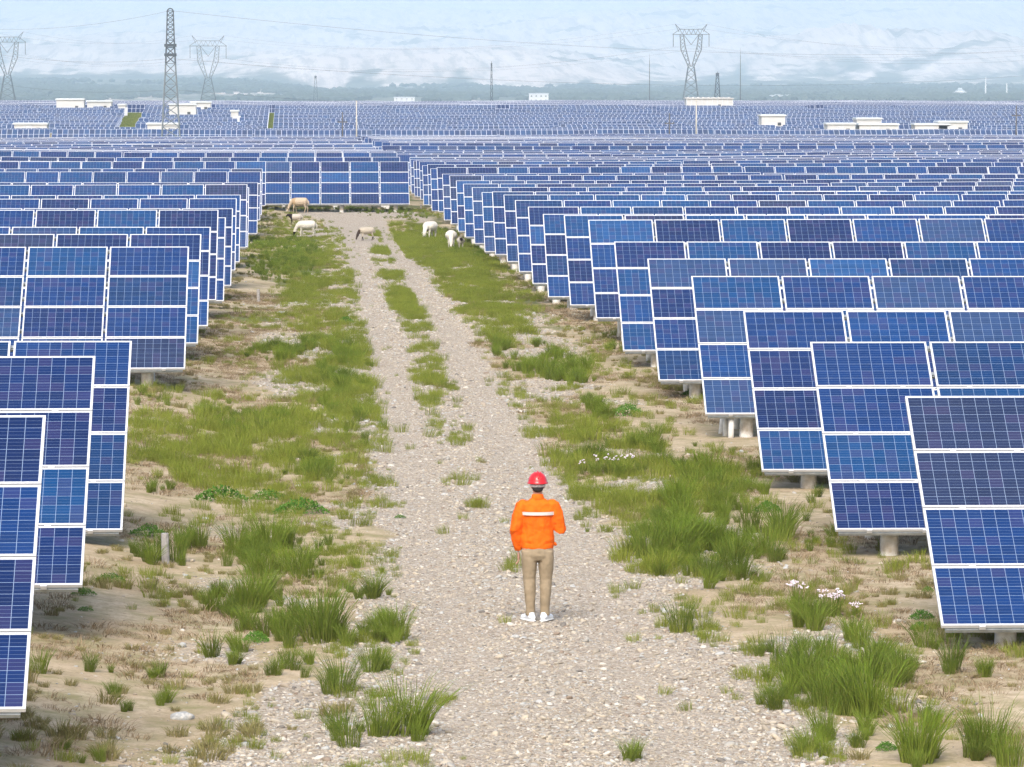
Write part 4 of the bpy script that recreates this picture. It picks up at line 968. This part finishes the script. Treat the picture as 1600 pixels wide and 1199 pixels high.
def sheep(px, py, head, label, S=1.0, rz=0, body_mat=None, ear=None, hang=True):
    """facing +X in its own axes; head: 'down' grazing or 'low' carried; legs reach the ground"""
    g = ground_at(px, py); root = thing('sheep', tuple(g), label, 'sheep', 'sheep grazing around the far end of the track', rz=rz); root.scale = (S*.93, S*1.12, S*1.1); mb = MB()
    T = lambda pts, rad, asp=1.0: mb.tube(pts, rad, 14, asp)
    T([(-.50,0,.60),(-.45,0,.60),(-.34,0,.585),(-.15,0,.56),(.05,0,.55),(.22,0,.56),(.36,0,.58),(.45,0,.60)], [.07,.18,.225,.25,.26,.25,.21,.12], .86)
    if head == 'down': T([(.34,0,.62),(.48,0,.54),(.60,0,.38),(.66,0,.26)], [.15,.12,.09,.075]); hp = [(.62,0,.30),(.67,0,.22),(.71,0,.12),(.73,0,.05)]
    else: T([(.34,0,.62),(.48,0,.66),(.60,0,.70)], [.15,.12,.085]); hp = [(.56,0,.73),(.64,0,.71),(.74,0,.63),(.80,0,.57)]
    T(hp, [.07,.085,.062,.035], .85)
    for (x, y, ph) in ((.30,.10,.05),(.27,-.10,-.06),(-.36,.10,.05),(-.40,-.10,-.05)):
        if x > 0: T([(x,y,.50),(x,y,.36),(x+.01+ph*.5,y,.22),(x+ph,y,.05),(x+ph+.01,y,.0)], [.075,.05,.032,.024,.03])
        else: T([(x,y,.52),(x+.02,y,.38),(x-.06+ph*.4,y,.24),(x-.02+ph,y,.06),(x+ph,y,.0)], [.10,.065,.034,.025,.03])
    T([(-.50,0,.62),(-.55,0,.56),(-.56,0,.46),(-.55,0,.38)], [.05,.05,.045,.02])
    b = mb.build('body', body_mat or M_wool, root, True); remesh(b, .018, 4)
    hx = Vector(hp[0])
    for sy in (-1, 1):
        e = MB(); e.tube([hx+Vector((0,sy*.06,.03)), hx+Vector((-.02,sy*.12,.0)), hx+Vector((-.01,sy*.17,-.05))], [.018,.032,.008], 8, .4); e.build('ear', ear or (body_mat or M_wool), root, True)
dk = (.028,.020,.018); tn = (.20,.13,.08)
M_s1 = two_tone('sheep_black_head', (.56,.50,.42), dk, [[(0,1,.26)]])
M_s2 = two_tone('sheep_brown_face', (.50,.44,.35), (.06,.042,.032), [[(0,1,.47),(2,-1,.62)], [(2,-1,.22)]])
M_s3 = two_tone('sheep_dark_nose', (.66,.62,.54), dk, [[(0,1,.60),(2,-1,.26)]])
M_s4 = two_tone('sheep_face_black', (.60,.55,.48), dk, [[(0,1,.56)]])
M_tan = two_tone('sheep_tan', (.55,.44,.32), (.42,.30,.18), [[(0,1,.20),(0,-1,.42),(2,1,.45)]])
sheep(468, 333, 'down', "large tan sheep grazing in front of the array across the track's end", 1.02, R(180-12), M_tan)
sheep(462, 352, 'low', "white lamb with black head and shoulders, left of the track", .72, R(180-8), M_s1, M_ears)
sheep(479, 371, 'down', "white sheep with dark nose grazing in grass left of the track", 1.0, R(180+6), M_s3)
sheep(573, 376, 'down', "cream sheep with dark brown face and legs grazing on the track", .80, R(180+14), M_s2, M_ears)
sheep(672, 374, 'down', "white sheep grazing towards the camera right of the track", 1.05, R(-118))
sheep(705, 388, 'down', "white sheep seen head on, beside the small one near the right arrays", .98, R(-92))
sheep(720, 390, 'low', "small white sheep with a black face near the right arrays", .66, R(-88), M_s4, M_ears)

# ------------------------------------------------------------------ person
def person():
    f = ground_at(840, 971); base = Vector((f.x, f.y, f.z)); root = thing('person', tuple(base), "person in orange jacket, beige trousers and red hard hat, seen from behind on gravel", 'person', rz=R(0))
    skin = mat('skin', (.48,.27,.19), .6)
    # limb joints (x right, y away from camera, z up)
    Ls, Le, Lh = Vector((-.185,0,1.40)), Vector((-.255,-.02,1.10)), Vector((-.225,.06,.84))
    Rs, Re, Rh = Vector((.185,0,1.40)), Vector((.262,.0,1.11)), Vector((.17,.22,1.20))
    mb = MB(); T = lambda p, r, a=1.0, up=(0,1,0): mb.tube(p, r, 16, a, up=up)
    T([(0,0,.88),(0,0,.98),(0,0,1.12),(0,.0,1.28),(0,0,1.38),(0,0,1.43)], [.15,.145,.13,.155,.165,.08], .62)
    T([(0,0,1.38),(0,.005,1.48),(0,.015,1.55)], [.065,.055,.055])
    mb.ball((0,.02,1.625), (.074,.094,.112), 20, 14)                      # head
    T([(0,.07,1.60),(0,.085,1.555),(0,.075,1.53)], [.055,.042,.02])      # jaw
    mb.ball((0,.118,1.615), (.014,.022,.022), 8, 6); mb.ball((0,.108,1.63), (.010,.018,.03), 8, 6)   # nose
    mb.ball((0,.102,1.578), (.026,.010,.009), 8, 6)                      # lips
    for sx in (-1,1):
        mb.ball((sx*.076,.015,1.615), (.010,.020,.032), 8, 6)            # ear
        mb.ball((sx*.031,.088,1.648), (.014,.012,.010), 8, 6)
    for (s, e, h) in ((Ls,Le,Lh),(Rs,Re,Rh)): T([s, s.lerp(e,.5), e, e.lerp(h,.5), h], [.06,.05,.042,.038,.028])
    for sx in (-1,1): T([(sx*.09,0,.93),(sx*.10,0,.75),(sx*.10,.01,.50),(sx*.095,-.015,.30),(sx*.09,0,.10)], [.095,.085,.058,.056,.038]); T([(sx*.09,-.03,.06),(sx*.10,.06,.05),(sx*.11,.16,.035)], [.04,.042,.03], .8)
    b = mb.build('body', skin, root, True); remesh(b, .009, 3)
    # hands: palm, four fingers and thumb in the same mesh as the body would be lost at its voxel size, so they are grown finer
    def hand(o, fwd, side, nm):
        h = MB(); fwd = fwd.normalized(); side = side.normalized(); dn = fwd.cross(side).normalized()
        h.tube([o - fwd*.01, o + fwd*.04, o + fwd*.085], [.026,.040,.038], 12, .42, up=dn)
        for k, (ln, off) in enumerate([(.068,-.028),(.078,-.010),(.073,.009),(.058,.026)]):
            a = o + fwd*.08 + side*off; h.tube([a, a+fwd*ln*.45+dn*.006, a+fwd*ln*.8+dn*.022, a+fwd*ln*.92+dn*.036], [.0095,.009,.008,.006], 8)
        a = o + fwd*.025 - side*.030; h.tube([a, a-side*.022+fwd*.028, a-side*.026+fwd*.055+dn*.012], [.012,.0105,.008], 8)
        ob = h.build(nm, skin, root, True); remesh(ob, .004, 2)
    hand(Lh + Vector((0,.008,-.02)), Vector((.04,.12,-1)), Vector((0,-1,-.1)), 'hand')
    hand(Rh + Vector((-.03,.02,.02)), Vector((-.55,.6,.35)), Vector((.2,-.3,1)), 'hand')
    # jacket
    jm = mat('orange_cloth', (.86,.17,.008), .8, 0, .2); t = NT(jm); co = t.coord(); vm = t.n('ShaderNodeVectorMath', operation='MULTIPLY'); t.l(co, vm.inputs[0]); vm.inputs[1].default_value = (1,1,.45)
    nz = t.noise(vm.outputs[0], 9, 4); t.base(t.ramp(nz, [(.3,(.74,.100,.003)),(.6,(.86,.150,.006))])); t.bump(nz, .6, .03)
    mb = MB()
    T([(0,0,.872),(0,0,.90),(0,0,.93),(0,0,.97),(0,-.005,1.08),(0,-.01,1.20),(0,-.01,1.32),(0,0,1.40),(0,0,1.445),(0,.0,1.47)], [.178,.185,.188,.200,.188,.190,.198,.192,.112,.075], [.68,.66,.66,.64,.62,.62,.60,.56,.62,.8])
    for sx in (-1, 1): mb.ball((sx*.172,0,1.385), (.072,.078,.072), 14, 10)
    T([Ls+Vector((.01,0,.0)), Ls.lerp(Le,.35), Ls.lerp(Le,.75), Le+Vector((-.006,0,0)), Le.lerp(Lh,.3), Le.lerp(Lh,.7), Le.lerp(Lh,.88), Lh+Vector((0,-.002,.012))], [.082,.084,.078,.074,.070,.062,.054,.047], 1.0)
    T([Rs+Vector((-.01,0,.0)), Rs.lerp(Re,.35), Rs.lerp(Re,.75), Re+Vector((.004,-.005,-.01)), Re.lerp(Rh,.3)+Vector((0,0,-.005)), Re.lerp(Rh,.7), Rh+Vector((0,0,0))], [.082,.084,.078,.076,.074,.062,.05], 1.0)
    T([(.17,.02,.93),(.215,.03,.915),(.225,.03,.90)], [.03,.022,.01])      # loose hem corner
    j = mb.build('jacket', jm, root, True); remesh(j, .0085, 5)
    tx = bpy.data.textures.new('folds', 'CLOUDS'); tx.noise_scale = .075; tx.noise_depth = 2; dm = j.modifiers.new('folds', 'DISPLACE'); dm.texture = tx; dm.strength = .026; dm.mid_level = .5
    mb = MB(); T([(0,-.002,1.45),(0,.0,1.49),(0,.004,1.515)], [.082,.071,.068], .95); c = mb.build('collar', jm, j, True); c.modifiers.new('bev', 'BEVEL').width = .004
    # reflective stripe, wrapped round the back
    sm = mat('reflective_tape', (.60,.56,.52), .45); mb = MB(); n = 22; vs = []
    for i in range(n+1):
        a = math.pi*(1.075 + .85*i/n); x = .206*math.cos(a); y = .136*math.sin(a)-.012
        for z, q in ((1.276,1.0),(1.314,1.0)):
            for e in (1.0, 1.03): vs.append((x*e*q, y*e*q-.003, z))
    fs = []
    for i in range(n):
        a = i*4; b_ = a+4
        fs += [(a,b_,b_+2,a+2),(a+1,a+3,b_+3,b_+1),(a,a+1,b_+1,b_),(a+2,b_+2,b_+3,a+3)]
    fs += [(0,2,3,1),(n*4,n*4+1,n*4+3,n*4+2)]
    mb.add(vs, fs); mb.build('reflective_stripe', sm, j)
    mb = MB(); T([(0,0,.868),(0,0,.885),(0,0,.922),(0,0,.935)], [.184,.19,.192,.188], .67); wb = mb.build('waistband', jm, j, True)
    # trousers
    tm = mat('khaki_cloth', (.36,.26,.155), .85, 0, .15); t = NT(tm); co = t.coord(); nz = t.noise(co, 7, 5); t.base(t.ramp(nz, [(.3,(.25,.195,.125)),(.7,(.34,.27,.18))])); vm = t.n('ShaderNodeVectorMath', operation='MULTIPLY'); t.l(co, vm.inputs[0]); vm.inputs[1].default_value = (6,6,22); t.bump(t.noise(co, 14, 3), .25, .02)
    mb = MB(); T([(0,0,.93),(0,-.005,.86),(0,-.01,.79),(0,-.005,.74)], [.172,.183,.185,.15], .66)
    for sx in (-1, 1): T([(sx*.092,-.012,.84),(sx*.098,-.01,.74),(sx*.100,0,.62),(sx*.098,.004,.50),(sx*.094,-.012,.38),(sx*.090,-.012,.26),(sx*.086,-.005,.15),(sx*.086,.0,.075)], [.100,.097,.087,.074,.070,.062,.056,.061], 1.0)
    tr = mb.build('trousers', tm, root, True); remesh(tr, .0085, 4)
    tx = bpy.data.textures.new('creases', 'CLOUDS'); tx.noise_scale = .06; dm = tr.modifiers.new('creases', 'DISPLACE'); dm.texture = tx; dm.strength = .011; dm.mid_level = .5
    # shoes
    wm = mat('white_shoe', (.74,.77,.80), .5); sl = mat('sole', (.80,.80,.78), .6)
    for sx in (-1, 1):
        M = Matrix.Rotation(R(-24*sx), 4, 'Z'); c0 = Vector((sx*.088, .0, 0)); mb = MB()
        pts = [(0,-.085,.05),(0,-.05,.058),(0,.02,.055),(0,.10,.042),(0,.17,.034),(0,.20,.03)]
        mb.tube([c0 + (M @ Vector(p)) for p in pts], [.03,.044,.044,.05,.044,.02], 14, .85); mb.tube([c0 + M @ Vector((0,-.03,.05)), c0 + M @ Vector((0,-.025,.11))], [.044,.042], 14)
        s1 = mb.build('shoe', wm, root, True); remesh(s1, .006, 3)
        mb = MB(); mb.tube([c0 + (M @ Vector((p[0],p[1],.014))) for p in [(0,-.10,0),(0,-.06,0),(0,.03,0),(0,.11,0),(0,.18,0),(0,.212,0)]], [.025,.047,.045,.054,.046,.018], 14, .34); mb.build('sole', sl, s1, True)
    # hair and hard hat
    hm = varied('hair', (.025,.02,.018), .8, 0, .3, 60, .3); mb = MB(); mb.ball((0,.002,1.64), (.084,.098,.098), 20, 12); mb.ball((0,-.045,1.585), (.066,.05,.045), 14, 8); hr = mb.build('hair', hm, root, True); remesh(hr, .006, 2)
    rm = mat('red_plastic', (.60,.010,.014), .3, 0, .5); rm.node_tree.nodes['Principled BSDF'].inputs['Coat Weight'].default_value = .4
    hc = Vector((0,.005,1.665)); mb = MB(); seg = 32; rings = 10; vs = []; fs = []
    for i in range(rings+1):
        a = math.pi/2*i/rings
        for k in range(seg):
            t_ = 2*math.pi*k/seg; r_ = math.sin(a) if i else .0001; z = math.cos(a)
            vs.append(hc + Vector((.112*r_*math.cos(t_), .138*r_*math.sin(t_), .118*z)))
    for k in range(seg): t_ = 2*math.pi*k/seg; fw = 1.0 if math.sin(t_) < 0 else 1.0 + .16*math.sin(t_)**2; vs.append(hc + Vector((.127*math.cos(t_)*fw, .150*math.sin(t_)*fw, -.012)))
    for k in range(seg): t_ = 2*math.pi*k/seg; fw = 1.0 if math.sin(t_) < 0 else 1.0 + .16*math.sin(t_)**2; vs.append(hc + Vector((.124*math.cos(t_)*fw, .147*math.sin(t_)*fw, -.020)))
    for i in range(rings+2):
        for k in range(seg): a = i*seg+k; b_ = i*seg+(k+1)%seg; fs.append((a,b_,b_+seg,a+seg))
    mb.add(vs, fs); hh = mb.build('hard_hat', rm, root, True)
    mb = MB()
    for off, wd, ht in ((0,.018,.010),(-.036,.010,.006),(.036,.010,.006)):
        pts = []
        for i in range(15):
            a = math.pi*(.10+.80*i/14); pts.append(hc + Vector((off, .138*math.cos(a)*math.sqrt(max(0,1-(off/.112)**2)), .118*math.sin(a)*math.sqrt(1-(off/.112)**2) + ht*.6)))
        mb.tube(pts, wd*.6, 8, .8, up=(1,0,0))
    mb.build('ridge', rm, hh, True)
    bm_ = varied('headband', (.62,.60,.62), .7, 0, .35, 40, 0); mb = MB(); mb.tube([hc+Vector((0,-.005,-.062)), hc+Vector((0,-.004,-.03))], [.088,.094], 24, 1.12, up=(0,1,0)); mb.build('headband', bm_, hh, True)
person()
